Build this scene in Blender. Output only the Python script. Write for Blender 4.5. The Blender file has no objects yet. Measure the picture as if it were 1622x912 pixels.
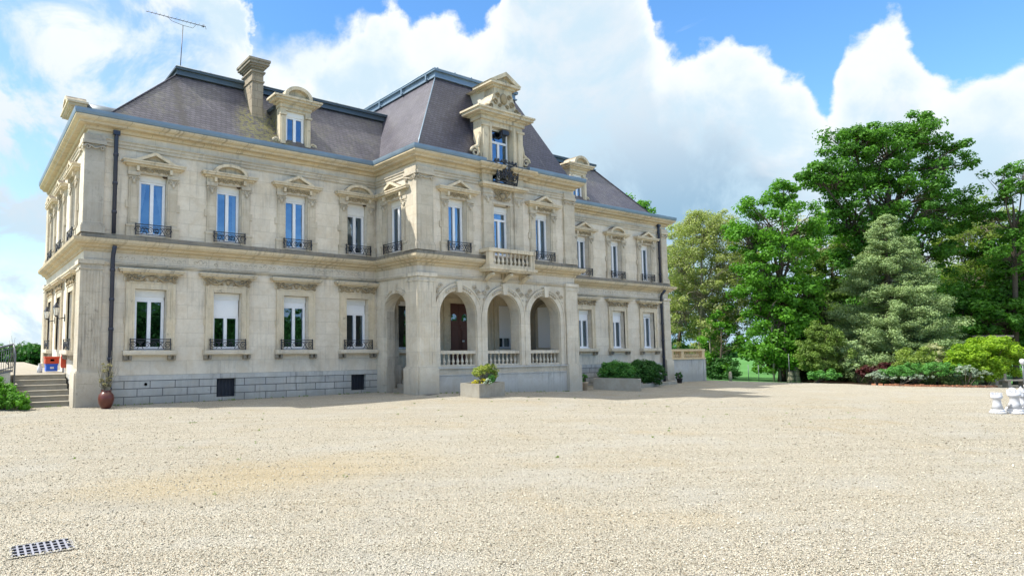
import bpy, math, random
import numpy as np
from mathutils import Matrix, Vector

# ------------------------------------------------------------------ scene, camera, light
sc = bpy.context.scene
col = sc.collection
PI = math.pi
rad = math.radians

CR = Matrix(((0.853395591, -0.0407892368, -0.519665472),
             (-0.521263619, -0.0676418278, -0.850710775),
             (-0.000451279, 0.996875529, -0.0789871829)))
CAMPOS = Vector((0, 0, 2.1))
cd = bpy.data.cameras.new('camera'); cam = bpy.data.objects.new('camera', cd); col.objects.link(cam)
cd.sensor_width = 36; cd.lens = 36 * 981 / 1622
cd.shift_x = 270 / 1622; cd.shift_y = 14 / 1622
cd.clip_start = 0.1; cd.clip_end = 5000
cam.matrix_world = Matrix.Translation(CAMPOS) @ CR.to_4x4()
sc.camera = cam

SUN = Vector((-0.66, 0.39, 1.0)).normalized()          # towards the sun
sel = math.asin(SUN.z); saz = math.atan2(SUN.x, SUN.y)
sl = bpy.data.lights.new('sun', 'SUN'); so = bpy.data.objects.new('sun', sl); col.objects.link(so)
sl.energy = 4.3; sl.angle = rad(0.55); sl.color = (1.0, 0.955, 0.87)
so.rotation_euler = SUN.to_track_quat('Z', 'Y').to_euler()
so.location = (-20, 10, 40)

sc.view_settings.view_transform = 'Standard'; sc.view_settings.look = 'None'
sc.view_settings.exposure = 0.76; sc.view_settings.gamma = 1.0
sc.view_settings.use_curve_mapping = False
sc.render.engine = 'CYCLES'

# ---- node helper
class NT:
    def __init__(s, tree): s.t = tree; s.n = tree.nodes; s.l = tree.links
    def new(s, ty, ins=None, **kw):
        n = s.n.new(ty)
        for k, v in kw.items(): setattr(n, k, v)
        if ins:
            for k, v in ins.items():
                if isinstance(v, bpy.types.NodeSocket): s.l.new(v, n.inputs[k])
                else: n.inputs[k].default_value = v
        return n
    def math(s, op, a, b=None, c=None, clamp=False):
        n = s.n.new('ShaderNodeMath'); n.operation = op; n.use_clamp = clamp
        for i, v in enumerate((a, b, c)):
            if v is None: continue
            if isinstance(v, bpy.types.NodeSocket): s.l.new(v, n.inputs[i])
            else: n.inputs[i].default_value = v
        return n.outputs[0]
    def mix(s, f, a, b, mode='MIX'):
        n = s.n.new('ShaderNodeMix'); n.data_type = 'RGBA'; n.blend_type = mode
        for k, v in ((0, f), (6, a), (7, b)):
            if isinstance(v, bpy.types.NodeSocket): s.l.new(v, n.inputs[k])
            else: n.inputs[k].default_value = (v if k == 0 else tuple(v) + (1,) if len(v) == 3 else v)
        return n.outputs[2]
    def ramp(s, f, a, b, lo=0.0, hi=1.0, smooth=True):
        n = s.n.new('ShaderNodeMapRange'); n.interpolation_type = 'SMOOTHSTEP' if smooth else 'LINEAR'
        for k, v in (('Value', f), ('From Min', a), ('From Max', b), ('To Min', lo), ('To Max', hi)):
            if isinstance(v, bpy.types.NodeSocket): s.l.new(v, n.inputs[k])
            else: n.inputs[k].default_value = v
        return n.outputs[0]
    def noise(s, vec, scale, detail=4, rough=0.55, dist=0.0):
        return s.new('ShaderNodeTexNoise', {'Vector': vec, 'Scale': scale, 'Detail': detail, 'Roughness': rough, 'Distortion': dist}).outputs[0]
    def scale(s, vec, v):
        n = s.new('ShaderNodeVectorMath', {0: vec}, operation='MULTIPLY'); n.inputs[1].default_value = v
        return n.outputs[0]

# ---- world: Nishita sky and clouds by direction
w = bpy.data.worlds.new('World'); sc.world = w; w.use_nodes = True
T = NT(w.node_tree); w.node_tree.nodes.clear()
sky = T.new('ShaderNodeTexSky', sky_type='NISHITA'); sky.sun_disc = False
sky.sun_elevation = sel; sky.sun_rotation = saz
sky.air_density = 1.0; sky.dust_density = 0.35; sky.ozone_density = 2.2
tc = T.new('ShaderNodeTexCoord').outputs['Generated']
nv = T.new('ShaderNodeVectorMath', {0: tc}, operation='NORMALIZE').outputs[0]
sx = T.new('ShaderNodeSeparateXYZ', {0: nv})
az = T.math('MULTIPLY', T.math('ARCTAN2', sx.outputs[0], sx.outputs[1]), 180 / PI)
el = T.math('MULTIPLY', T.math('ARCSINE', sx.outputs[2]), 180 / PI)
# cloud tops as a height over the horizon for each compass direction
TOP = [(-180, 7), (-120, 9), (-80, 24), (-45, 38), (-15, 48), (8, 50), (17, 46), (20.5, 38), (21.8, 29.5), (23.2, 25.4), (26, 25.6), (30.2, 27.2), (32.6, 28.8), (35, 29.4), (38, 28.4), (41, 28.9),
       (43.9, 27.5), (45.8, 28.2), (47.2, 33), (50, 37), (54, 36), (57.6, 32), (58.8, 25.6), (60.2, 24.2), (61.6, 23.2), (62.4, 22.6), (63.6, 22.9), (65.4, 22.5), (67.0, 20.9), (68.6, 19.8), (69.6, 18.4), (70.1, 17.2), (70.8, 19.3),
       (71.4, 20.9), (72.4, 21.3), (74.5, 21.4), (75.3, 19.8), (75.7, 17.3), (76.6, 17.1), (78, 17.5), (80, 17), (90, 15), (120, 10), (180, 7)]
azn = T.math('ADD', az, T.math('MULTIPLY', T.math('SUBTRACT', T.noise(nv, 12, 5, 0.6), 0.5), T.ramp(az, 26.0, 48.0, 9.0, 1.6)))
fc = T.n.new('ShaderNodeFloatCurve')
T.l.new(T.math('DIVIDE', T.math('ADD', azn, 180), 360), fc.inputs['Value'])
cv = fc.mapping.curves[0]
pts = [((a + 180) / 360, e / 60) for a, e in TOP]
cv.points[0].location = pts[0]; cv.points[1].location = pts[-1]
for p in pts[1:-1]: cv.points.new(*p)
for p in cv.points: p.handle_type = 'AUTO_CLAMPED'
fc.mapping.update()
top = T.math('MULTIPLY', fc.outputs[0], 60)
n1 = T.noise(nv, 9, 6, 0.6, 0.3); n2 = T.noise(nv, 34, 6, 0.62, 0.2)
vo = T.new('ShaderNodeTexVoronoi', {'Vector': nv, 'Scale': 30.0, 'Smoothness': 0.6}, feature='SMOOTH_F1').outputs['Distance']
disp = T.math('ADD', T.math('MULTIPLY', T.math('SUBTRACT', n1, 0.5), 5.0), T.math('MULTIPLY', T.math('SUBTRACT', n2, 0.5), 3.0))
disp = T.math('ADD', disp, T.math('MULTIPLY', T.math('SUBTRACT', 0.42, vo), 2.6))
depth = T.math('ADD', T.math('SUBTRACT', top, el), disp)                   # >0 inside the cloud
soft = T.ramp(az, 22.0, 38.0, 4.2, 1.0)
soft = T.math('MAXIMUM', soft, T.ramp(az, 44.0, 54.0, 0.0, 1.0))
dens = T.ramp(T.math('DIVIDE', depth, soft), -0.55, 0.75)
# broken sky with blue showing in the left part, high wisps on the right
mp = T.scale(nv, (1.0, 1.0, 1.5))
nb = T.noise(mp, 5.0, 7, 0.6, 0.5)
gap = T.math('MULTIPLY', T.ramp(nb, 0.50, 0.62), T.ramp(az, 15.0, 24.0, 0.72, 0.0))
gap = T.math('MULTIPLY', gap, T.ramp(el, 8.0, 20.0, 0.75, 1.0))
dens = T.math('MULTIPLY', dens, T.math('SUBTRACT', 1.0, gap))
wisp = T.math('MULTIPLY', T.ramp(T.noise(T.scale(nv, (1, 1.4, 2.0)), 6.5, 7, 0.62, 0.8), 0.60, 0.84), 0.45)
dens = T.math('MAXIMUM', dens, wisp)
dens = T.math('MAXIMUM', dens, T.ramp(el, -1.0, 9.0, 0.85, 0.0))
# cloud colour
nshade = T.noise(T.scale(nv, (1, 1, 1.8)), 4.2, 6, 0.5, 0.3)
inner = T.ramp(depth, 0.8, 8.0)
low = T.ramp(el, 9.0, 23.0, 1.0, 0.3)
sh = T.math('MULTIPLY', T.math('MULTIPLY', T.ramp(nshade, 0.28, 0.54), inner), low)
rgt = T.math('MULTIPLY', T.ramp(az, 25.0, 54.0, 0.45, 1.0), T.ramp(az, 66.0, 82.0, 1.0, 0.55))
sh = T.math('MULTIPLY', sh, rgt)
ccol = T.mix(sh, (6.9, 7.25, 7.5), (2.3, 3.7, 5.0))
veil = T.math('MULTIPLY', T.ramp(T.noise(nv, 7.0, 8, 0.62, 0.3), 0.40, 0.60), T.ramp(depth, 0.3, 5.0))
ccol = T.mix(T.math('MULTIPLY', veil, 0.8), ccol, (4.3, 5.7, 6.7))
# bright cloud cover added high overhead, out of frame, to brighten the shaded facade
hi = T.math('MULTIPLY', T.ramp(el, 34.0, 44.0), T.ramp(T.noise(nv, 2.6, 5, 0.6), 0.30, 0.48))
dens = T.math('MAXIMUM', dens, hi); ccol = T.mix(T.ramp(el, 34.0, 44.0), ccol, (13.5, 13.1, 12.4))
skc = T.new('ShaderNodeHueSaturation', {'Color': sky.outputs[0], 'Saturation': 1.24, 'Value': 1.95})
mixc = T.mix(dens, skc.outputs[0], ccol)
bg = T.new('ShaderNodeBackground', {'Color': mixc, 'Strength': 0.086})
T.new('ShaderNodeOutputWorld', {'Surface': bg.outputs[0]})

# ------------------------------------------------------------------ materials
M = {}
def newmat(name):
    m = bpy.data.materials.new(name); m.use_nodes = True; m.node_tree.nodes.clear()
    return m, NT(m.node_tree)
def finish(m, t, color, rough=0.8, bump=None, bs=0.3, bd=0.02, metal=0.0, spec=0.3, **kw):
    ins = {'Base Color': color if isinstance(color, bpy.types.NodeSocket) else tuple(color) + (1,), 'Roughness': rough, 'Metallic': metal, 'Specular IOR Level': spec}
    ins.update(kw)
    p = t.new('ShaderNodeBsdfPrincipled', ins)
    if bump is not None:
        b = t.new('ShaderNodeBump', {'Height': bump, 'Strength': bs, 'Distance': bd})
        t.l.new(b.outputs[0], p.inputs['Normal'])
    t.new('ShaderNodeOutputMaterial', {'Surface': p.outputs[0]})
    return m
def wallvec(t, sc_=1.0):
    g = t.new('ShaderNodeNewGeometry').outputs['Position']
    s = t.new('ShaderNodeSeparateXYZ', {0: g})
    u = t.math('ADD', s.outputs[0], s.outputs[1])
    c = t.new('ShaderNodeCombineXYZ', {0: u, 1: s.outputs[2], 2: 0.0})
    return g, s, c.outputs[0]
def stone(name, c1, c2, dark=(0.16, 0.15, 0.14), streak=0.35, joints=None, jcol=(0.2, 0.19, 0.17), ledge=0.5, rough=0.9, zlow=None, jm=0.012, blotch=0.5):
    m, t = newmat(name)
    g, s, uv = wallvec(t)
    n1 = t.noise(g, 0.9, 5, 0.6); n2 = t.noise(g, 11, 6, 0.65); n3 = t.noise(g, 60, 3, 0.6)
    c = t.mix(t.ramp(n1, 0.3, 0.7), c1, c2)
    c = t.mix(t.math('MULTIPLY', t.ramp(n2, 0.35, 0.75), 0.25), c, tuple(x * 0.72 for x in c2))
    pt_ = t.noise(g, 2.1, 6, 0.65, 0.6)
    c = t.mix(t.ramp(pt_, 0.40, 0.66, 0.0, 0.38), c, tuple(x * y for x, y in zip(c2, (0.86, 0.78, 0.66))))
    st = t.noise(t.scale(uv, (5.0, 0.35, 1)), 1.3, 6, 0.65)
    big = t.noise(g, 0.45, 3, 0.5)
    f = t.math('MULTIPLY', t.math('MULTIPLY', t.ramp(st, 0.47, 0.72), t.ramp(big, 0.38, 0.62)), streak)
    c = t.mix(f, c, dark)
    bl = t.noise(g, 3.2, 7, 0.72)
    c = t.mix(t.math('MULTIPLY', t.ramp(bl, 0.58, 0.74), blotch * 0.6), c, dark)
    nz = t.new('ShaderNodeSeparateXYZ', {0: t.new('ShaderNodeNewGeometry').outputs['Normal']}).outputs[2]
    lf = t.math('MULTIPLY', t.ramp(nz, 0.4, 0.9), ledge)
    c = t.mix(t.math('MULTIPLY', lf, t.ramp(bl, 0.3, 0.6, 0.5, 1.0)), c, tuple(x * 0.6 for x in dark))
    if zlow is not None:
        zf = t.ramp(t.math('ADD', s.outputs[2], t.math('MULTIPLY', t.math('SUBTRACT', n1, 0.5), 0.9)), 0.0, zlow, 0.55, 0.0)
        c = t.mix(zf, c, (0.30, 0.29, 0.25))
    h = t.math('ADD', t.math('MULTIPLY', n2, 0.6), t.math('MULTIPLY', n3, 0.4))
    if joints:
        bw, bh = joints
        b = t.new('ShaderNodeTexBrick', {'Vector': uv, 'Color1': (1, 1, 1, 1), 'Color2': (0.82, 0.82, 0.82, 1), 'Mortar': (0, 0, 0, 1), 'Scale': 1.0,
                                         'Mortar Size': jm, 'Mortar Smooth': 0.15, 'Bias': 0.0, 'Brick Width': bw, 'Row Height': bh})
        b.offset = 0.5
        c = t.mix(b.outputs['Fac'], t.mix(0.5, c, t.mix(1.0, c, b.outputs['Color'], 'MULTIPLY')), jcol)
        h = t.math('SUBTRACT', h, t.math('MULTIPLY', b.outputs['Fac'], 1.4))
    sp_ = t.noise(g, 26, 4, 0.7)
    c = t.mix(t.math('MULTIPLY', t.ramp(sp_, 0.62, 0.76), 0.4), c, dark); c = t.mix(t.math('MULTIPLY', t.ramp(sp_, 0.24, 0.36, 1.0, 0.0), 0.3), c, tuple(min(.9, x * 1.3) for x in c1))
    M[name] = finish(m, t, c, rough, h, 0.5, 0.025, spec=0.15)
stone('render', (0.79, 0.715, 0.59), (0.69, 0.625, 0.515), dark=(0.34, 0.31, 0.26), streak=0.5, ledge=0.3, blotch=0.5, joints=(1.35, 0.52), jcol=(0.47, 0.42, 0.34), jm=0.005)
stone('side_render', (0.78, 0.72, 0.61), (0.70, 0.65, 0.55), dark=(0.34, 0.31, 0.27), streak=0.35, ledge=0.3, blotch=0.25)
stone('ashlar', (0.66, 0.595, 0.475), (0.54, 0.485, 0.39), dark=(0.19, 0.17, 0.15), streak=0.6, joints=(0.95, 0.42), jcol=(0.44, 0.39, 0.30), jm=0.006, blotch=0.6)
stone('pale_ashlar', (0.77, 0.70, 0.57), (0.66, 0.60, 0.49), dark=(0.20, 0.185, 0.16), streak=0.6, joints=(1.7, 0.62), jcol=(0.50, 0.45, 0.36), jm=0.005, zlow=1.3, blotch=0.4)
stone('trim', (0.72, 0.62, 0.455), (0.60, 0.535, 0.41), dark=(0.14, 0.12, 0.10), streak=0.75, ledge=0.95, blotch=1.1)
stone('cornice', (0.68, 0.56, 0.37), (0.60, 0.52, 0.38), dark=(0.19, 0.155, 0.11), streak=0.8, ledge=1.0, joints=(1.15, 3.0), jcol=(0.34, 0.27, 0.17), jm=0.007, blotch=0.7)
stone('weathered', (0.24, 0.22, 0.19), (0.36, 0.32, 0.25), dark=(0.07, 0.07, 0.065), streak=0.8, ledge=0.8, blotch=1.0)
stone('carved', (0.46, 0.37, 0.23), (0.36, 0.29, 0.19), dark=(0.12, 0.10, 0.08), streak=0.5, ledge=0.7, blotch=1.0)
stone('plinth_block', (0.42, 0.43, 0.42), (0.53, 0.525, 0.49), dark=(0.18, 0.18, 0.17), streak=0.6, joints=(0.92, 0.285), jcol=(0.12, 0.12, 0.12), jm=0.015, ledge=0.3, blotch=0.8, zlow=0.5)
stone('grey_stone', (0.56, 0.56, 0.52), (0.47, 0.47, 0.455), dark=(0.17, 0.17, 0.16), streak=0.7, ledge=0.4, zlow=0.6, blotch=0.6)
stone('concrete', (0.42, 0.40, 0.34), (0.33, 0.31, 0.26), dark=(0.20, 0.18, 0.15), streak=0.4, ledge=0.1, blotch=0.9)
stone('step_stone', (0.36, 0.335, 0.28), (0.30, 0.28, 0.235), dark=(0.22, 0.20, 0.18), streak=0.2, ledge=0.0, blotch=0.4)
stone('mossy_stone', (0.30, 0.28, 0.20), (0.22, 0.22, 0.17), dark=(0.08, 0.08, 0.07), streak=0.8, joints=(0.45, 0.30), jcol=(0.07, 0.07, 0.06), jm=0.02, ledge=0.8, blotch=1.0)
stone('warm_balustrade', (0.78, 0.62, 0.38), (0.68, 0.54, 0.34), dark=(0.22, 0.17, 0.11), streak=0.4, ledge=0.3, blotch=0.5)
stone('chimney_stone', (0.48, 0.41, 0.31), (0.36, 0.31, 0.24), dark=(0.10, 0.09, 0.08), streak=0.8, joints=(0.52, 0.34), jcol=(0.20, 0.17, 0.14), jm=0.008, ledge=0.8, blotch=1.0)
stone('stained_pilaster', (0.62, 0.56, 0.45), (0.50, 0.45, 0.37), dark=(0.13, 0.12, 0.11), streak=0.95, joints=(2.9, 0.8), jcol=(0.35, 0.31, 0.25), jm=0.005, zlow=1.3, blotch=1.1)
stone('grey_ashlar', (0.50, 0.465, 0.40), (0.42, 0.39, 0.335), dark=(0.18, 0.17, 0.15), streak=0.7, joints=(2.9, 0.72), jcol=(0.56, 0.52, 0.45), jm=0.006, blotch=0.8)
stone('white_wall', (0.62, 0.60, 0.54), (0.56, 0.54, 0.48), dark=(0.35, 0.33, 0.30), streak=0.3, ledge=0.0, blotch=0.2)

def plain(name, c, rough=0.5, metal=0.0, spec=0.5, vary=0.12, nscale=6.0, **kw):
    m, t = newmat(name)
    g = t.new('ShaderNodeNewGeometry').outputs['Position']
    n = t.noise(g, nscale, 5, 0.6)
    cc = t.mix(n, tuple(x * (1 - vary) for x in c), tuple(min(1, x * (1 + vary)) for x in c))
    M[name] = finish(m, t, cc, rough, t.noise(g, nscale * 8, 3, 0.6), 0.08, 0.01, metal, spec, **kw)
plain('pvc', (0.80, 0.81, 0.83), 0.35)
plain('shutter_white', (0.78, 0.775, 0.74), 0.5)
plain('iron', (0.018, 0.022, 0.034), 0.45)
plain('pipe', (0.025, 0.032, 0.055), 0.4, vary=0.3)
plain('zinc', (0.19, 0.26, 0.33), 0.40, metal=0.3, vary=0.28, nscale=1.6)
plain('zinc_dark', (0.085, 0.115, 0.14), 0.45, metal=0.3, vary=0.35, nscale=2.0)
plain('mahogany', (0.085, 0.020, 0.013), 0.4)
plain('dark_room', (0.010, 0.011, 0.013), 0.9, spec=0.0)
plain('curtain', (0.62, 0.63, 0.64), 0.9)
plain('glazed_red', (0.105, 0.026, 0.016), 0.34, vary=0.45, nscale=5)
plain('terracotta_pale', (0.50, 0.40, 0.30), 0.8)
plain('red_plastic', (0.50, 0.06, 0.02), 0.4)
plain('blue_plastic', (0.012, 0.12, 0.62), 0.4)
plain('white_plastic', (0.56, 0.57, 0.60), 0.3, vary=0.02)
plain('grate_metal', (0.24, 0.245, 0.285), 0.5, metal=0.0, vary=0.1)
plain('black', (0.004, 0.004, 0.005), 0.8, spec=0.0)
plain('grey_rail', (0.13, 0.14, 0.16), 0.45, metal=0.2)
plain('bark', (0.10, 0.085, 0.065), 0.95, vary=0.4, nscale=9, spec=0.1)
plain('bark_pale', (0.26, 0.24, 0.18), 0.95, vary=0.4, nscale=9, spec=0.1)
plain('soil', (0.07, 0.05, 0.035), 1.0, vary=0.4, nscale=9, spec=0.0)
plain('brick_edge', (0.38, 0.17, 0.09), 0.9, vary=0.4, nscale=10)
plain('lamp_glass', (0.75, 0.74, 0.68), 0.25)
plain('rubber', (0.03, 0.03, 0.03), 0.8)

# glass: partly see-through, partly mirror
m, t = newmat('glass')
lw = t.new('ShaderNodeLayerWeight', {'Blend': 0.35}).outputs['Facing']
fr = t.math('ADD', 0.50, t.math('MULTIPLY', lw, 0.4), clamp=True)
gl = t.new('ShaderNodeBsdfGlossy', {'Color': (0.28, 0.385, 0.52, 1), 'Roughness': 0.012})
gn = t.noise(t.new('ShaderNodeNewGeometry').outputs['Position'], 1.4, 2, 0.5)
bp = t.new('ShaderNodeBump', {'Height': gn, 'Strength': 0.25, 'Distance': 0.06}); t.l.new(bp.outputs[0], gl.inputs['Normal'])
tr = t.new('ShaderNodeBsdfTransparent', {'Color': (0.72, 0.80, 0.80, 1)})
mx = t.new('ShaderNodeMixShader', {0: fr, 1: tr.outputs[0], 2: gl.outputs[0]})
t.new('ShaderNodeOutputMaterial', {'Surface': mx.outputs[0]}); M['glass'] = m

# roller shutter slats
m, t = newmat('slats')
g, s, uv = wallvec(t)
f = t.math('FRACT', t.math('MULTIPLY', s.outputs[2], 24))
c = t.mix(t.ramp(f, 0.0, 0.16), (0.66, 0.67, 0.68), (0.86, 0.87, 0.88))
M['slats'] = finish(m, t, c, 0.5, f, 0.3, 0.01)

# slates
def slate(name, c1, c2, lich, rough=0.55, spec=0.35):
    m, t = newmat(name)
    g, s, uv = wallvec(t)
    uvn = t.new('ShaderNodeVectorMath', {0: uv, 1: t.scale(t.new('ShaderNodeTexNoise', {'Vector': g, 'Scale': 1.5, 'Detail': 3}).outputs['Color'], (0.010, 0.010, 0))}, operation='ADD').outputs[0]
    b = t.new('ShaderNodeTexBrick', {'Vector': uvn, 'Color1': (0.80, 0.80, 0.80, 1), 'Color2': (1.18, 1.18, 1.18, 1), 'Mortar': (0.30, 0.30, 0.30, 1), 'Scale': 1.0,
                                     'Mortar Size': 0.010, 'Mortar Smooth': 0.2, 'Bias': 0.0, 'Brick Width': 0.21, 'Row Height': 0.115})
    n1 = t.noise(g, 0.7, 5, 0.6); n2 = t.noise(g, 7, 6, 0.7); n3 = t.noise(g, 0.5, 4, 0.6, 0.5)
    c = t.mix(t.ramp(n1, 0.3, 0.7), c1, c2)
    c = t.mix(1.0, c, b.outputs['Color'], 'MULTIPLY')
    c = t.mix(t.math('MULTIPLY', t.ramp(n2, 0.6, 0.72), 0.4), c, (0.30, 0.29, 0.29))
    sk = t.noise(t.scale(uv, (2.2, 0.22, 1)), 1.6, 6, 0.7)
    c = t.mix(t.math('MULTIPLY', t.ramp(sk, 0.50, 0.70), 0.45), c, (0.055, 0.05, 0.05))
    c = t.mix(t.math('MULTIPLY', t.ramp(sk, 0.28, 0.42, 1.0, 0.0), 0.35), c, (0.30, 0.27, 0.24))
    dx_ = t.math('DIVIDE', t.math('SUBTRACT', s.outputs[0], 10.4), 1.3); dz_ = t.math('DIVIDE', t.math('SUBTRACT', s.outputs[2], 11.0), 1.5)
    ms = t.ramp(t.math('ADD', t.math('MULTIPLY', dx_, dx_), t.math('MULTIPLY', dz_, dz_)), 0.2, 1.3, lich, 0.0)
    c = t.mix(t.math('MULTIPLY', ms, t.ramp(n2, 0.40, 0.56)), c, (0.22, 0.20, 0.075))
    wd = t.ramp(t.math('ABSOLUTE', t.math('ADD', t.math('SUBTRACT', s.outputs[0], 6.95), t.math('MULTIPLY', t.math('SUBTRACT', n2, 0.5), 0.8))), 0.05, 0.28, lich * 0.75, 0.0)
    c = t.mix(wd, c, (0.06, 0.055, 0.05))
    lf = t.math('MULTIPLY', t.ramp(n2, 0.42, 0.6), t.ramp(n3, 0.45, 0.62))
    c = t.mix(t.math('MULTIPLY', lf, lich * 0.45), c, (0.17, 0.165, 0.11))
    # slate courses overlap: a step in height every row
    st = t.math('FRACT', t.math('DIVIDE', s.outputs[2], 0.115))
    h = t.math('SUBTRACT', t.math('MULTIPLY', t.math('SUBTRACT', 1.0, st), 0.8), t.math('MULTIPLY', b.outputs['Fac'], 0.6))
    h = t.math('ADD', h, t.math('MULTIPLY', n2, 0.5))
    M[name] = finish(m, t, c, rough, h, 0.4, 0.02, spec=spec)
slate('slate', (0.086, 0.080, 0.100), (0.132, 0.124, 0.140), 0.9, 0.5, 0.4)
slate('slate_dark', (0.056, 0.052, 0.076), (0.082, 0.077, 0.102), 0.15, 0.45, 0.45)

# ground
m, t = newmat('gravel')
g = t.new('ShaderNodeNewGeometry').outputs['Position']
gs = t.new('ShaderNodeSeparateXYZ', {0: g})
v1 = t.new('ShaderNodeTexVoronoi', {'Vector': g, 'Scale': 85.0, 'Randomness': 1.0}, feature='F1')
v2 = t.new('ShaderNodeTexVoronoi', {'Vector': g, 'Scale': 38.0, 'Randomness': 1.0}, feature='F1')
cs = t.new('ShaderNodeSeparateColor', {0: v1.outputs['Color']})
base = t.mix(cs.outputs[0], (0.355, 0.325, 0.25), (0.76, 0.715, 0.60))
base = t.mix(t.ramp(cs.outputs[1], 0.86, 0.93), base, (0.16, 0.135, 0.105))
base = t.mix(t.ramp(cs.outputs[2], 0.88, 0.95), base, (0.50, 0.38, 0.25))
pn = t.noise(g, 0.32, 5, 0.6, 0.4); pm = t.noise(g, 1.7, 4, 0.6)
pat = t.math('MULTIPLY', t.ramp(pn, 0.52, 0.68), t.ramp(pm, 0.3, 0.6, 0.5, 1.0))
base = t.mix(t.math('MULTIPLY', pat, 0.4), base, (0.50, 0.395, 0.23))
pw = t.noise(t.scale(g, (0.8, 1.3, 1)), 0.5, 4, 0.6)
base = t.mix(t.math('MULTIPLY', t.ramp(pw, 0.48, 0.66), 0.5), base, (0.54, 0.525, 0.47))
# rust coloured pool of sand in the middle foreground
dx = t.math('DIVIDE', t.math('SUBTRACT', gs.outputs[0], 4.6), 4.0); dy = t.math('DIVIDE', t.math('SUBTRACT', gs.outputs[1], 9.4), 1.5)
rr = t.math('ADD', t.math('ADD', t.math('MULTIPLY', dx, dx), t.math('MULTIPLY', dy, dy)), t.math('MULTIPLY', pn, 1.5))
base = t.mix(t.ramp(rr, 0.5, 1.9, 0.55, 0.0), base, (0.55, 0.43, 0.235))
trk = t.noise(t.scale(t.new('ShaderNodeVectorRotate', {'Vector': g, 'Angle': 0.45}, rotation_type='Z_AXIS').outputs[0], (0.16, 2.4, 1)), 1.0, 5, 0.65)
base = t.mix(t.ramp(trk, 0.42, 0.62, 0.0, 0.18), base, (0.31, 0.265, 0.185))
base = t.mix(t.ramp(trk, 0.30, 0.40, 0.22, 0.0), base, (0.66, 0.62, 0.53))
grs = t.noise(g, 2.2, 6, 0.7)
base = t.mix(t.math('MULTIPLY', t.ramp(grs, 0.66, 0.74), 0.35), base, (0.30, 0.33, 0.16))
h = t.math('ADD', t.math('MULTIPLY', v1.outputs['Distance'], -1.0), t.math('MULTIPLY', v2.outputs['Distance'], -1.2))
h = t.math('ADD', h, t.math('MULTIPLY', t.noise(g, 5, 4, 0.6), 1.6)); h = t.math('ADD', h, t.math('MULTIPLY', trk, 2.5))
M['gravel'] = finish(m, t, base, 0.95, h, 1.0, 0.03, spec=0.1)

m, t = newmat('meadow')
g = t.new('ShaderNodeNewGeometry').outputs['Position']
c = t.mix(t.ramp(t.noise(g, 0.05, 4, 0.6), 0.35, 0.65), (0.075, 0.20, 0.05), (0.10, 0.24, 0.075))
c = t.mix(t.math('MULTIPLY', t.noise(g, 3, 5, 0.7), 0.6), c, (0.05, 0.13, 0.03))
M['meadow'] = finish(m, t, c, 0.95, t.noise(g, 20, 3, 0.6), 0.5, 0.05, spec=0.1)

def pebble(name):
    m, t = newmat(name)
    a = t.new('ShaderNodeAttribute', attribute_name='tone').outputs['Fac']
    c = t.mix(a, (0.18, 0.16, 0.115), (0.68, 0.64, 0.525))
    M[name] = finish(m, t, c, 0.9, spec=0.15)
pebble('pebble')

def leafmat(name, c1, c2, trans=0.35, back=None):
    m, t = newmat(name)
    a = t.new('ShaderNodeAttribute', attribute_name='tone').outputs['Fac']
    c = t.mix(a, c1, c2)
    d = t.new('ShaderNodeBsdfPrincipled', {'Base Color': c, 'Roughness': 0.55, 'Specular IOR Level': 0.25})
    tl = t.new('ShaderNodeBsdfTranslucent', {'Color': t.mix(1.0, c, (1.25, 1.35, 0.6), 'MULTIPLY')})
    mx = t.new('ShaderNodeMixShader', {0: trans, 1: d.outputs[0], 2: tl.outputs[0]})
    t.new('ShaderNodeOutputMaterial', {'Surface': mx.outputs[0]}); M[name] = m
leafmat('leaf_bright', (0.05, 0.165, 0.014), (0.15, 0.36, 0.035), 0.4)
leafmat('leaf_oak', (0.033, 0.115, 0.013), (0.11, 0.28, 0.028), 0.35)
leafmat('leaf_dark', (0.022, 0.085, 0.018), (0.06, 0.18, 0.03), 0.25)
leafmat('leaf_olive', (0.19, 0.25, 0.07), (0.40, 0.45, 0.18), 0.4)
leafmat('leaf_gold', (0.11, 0.19, 0.03), (0.27, 0.36, 0.08), 0.4)
leafmat('leaf_pale', (0.34, 0.34, 0.22), (0.52, 0.50, 0.36), 0.3)
leafmat('needle_blue', (0.15, 0.24, 0.09), (0.34, 0.45, 0.20), 0.2)
leafmat('needle_dark', (0.03, 0.05, 0.015), (0.09, 0.12, 0.035), 0.2)
leafmat('leaf_mid', (0.09, 0.16, 0.03), (0.21, 0.31, 0.07), 0.35)
leafmat('leaf_lime', (0.14, 0.28, 0.015), (0.34, 0.50, 0.04), 0.4)
leafmat('leaf_silver', (0.20, 0.28, 0.20), (0.42, 0.50, 0.40), 0.2)
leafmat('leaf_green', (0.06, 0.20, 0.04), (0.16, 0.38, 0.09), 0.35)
leafmat('leaf_red', (0.035, 0.008, 0.009), (0.085, 0.018, 0.018), 0.25)
leafmat('leaf_cream', (0.30, 0.34, 0.16), (0.60, 0.60, 0.38), 0.3)
leafmat('leaf_dry', (0.20, 0.18, 0.09), (0.34, 0.31, 0.17), 0.3)
leafmat('leaf_variegated', (0.10, 0.20, 0.02), (0.50, 0.52, 0.14), 0.35)
leafmat('leaf_yellow', (0.45, 0.40, 0.03), (0.70, 0.62, 0.05), 0.3)

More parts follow.
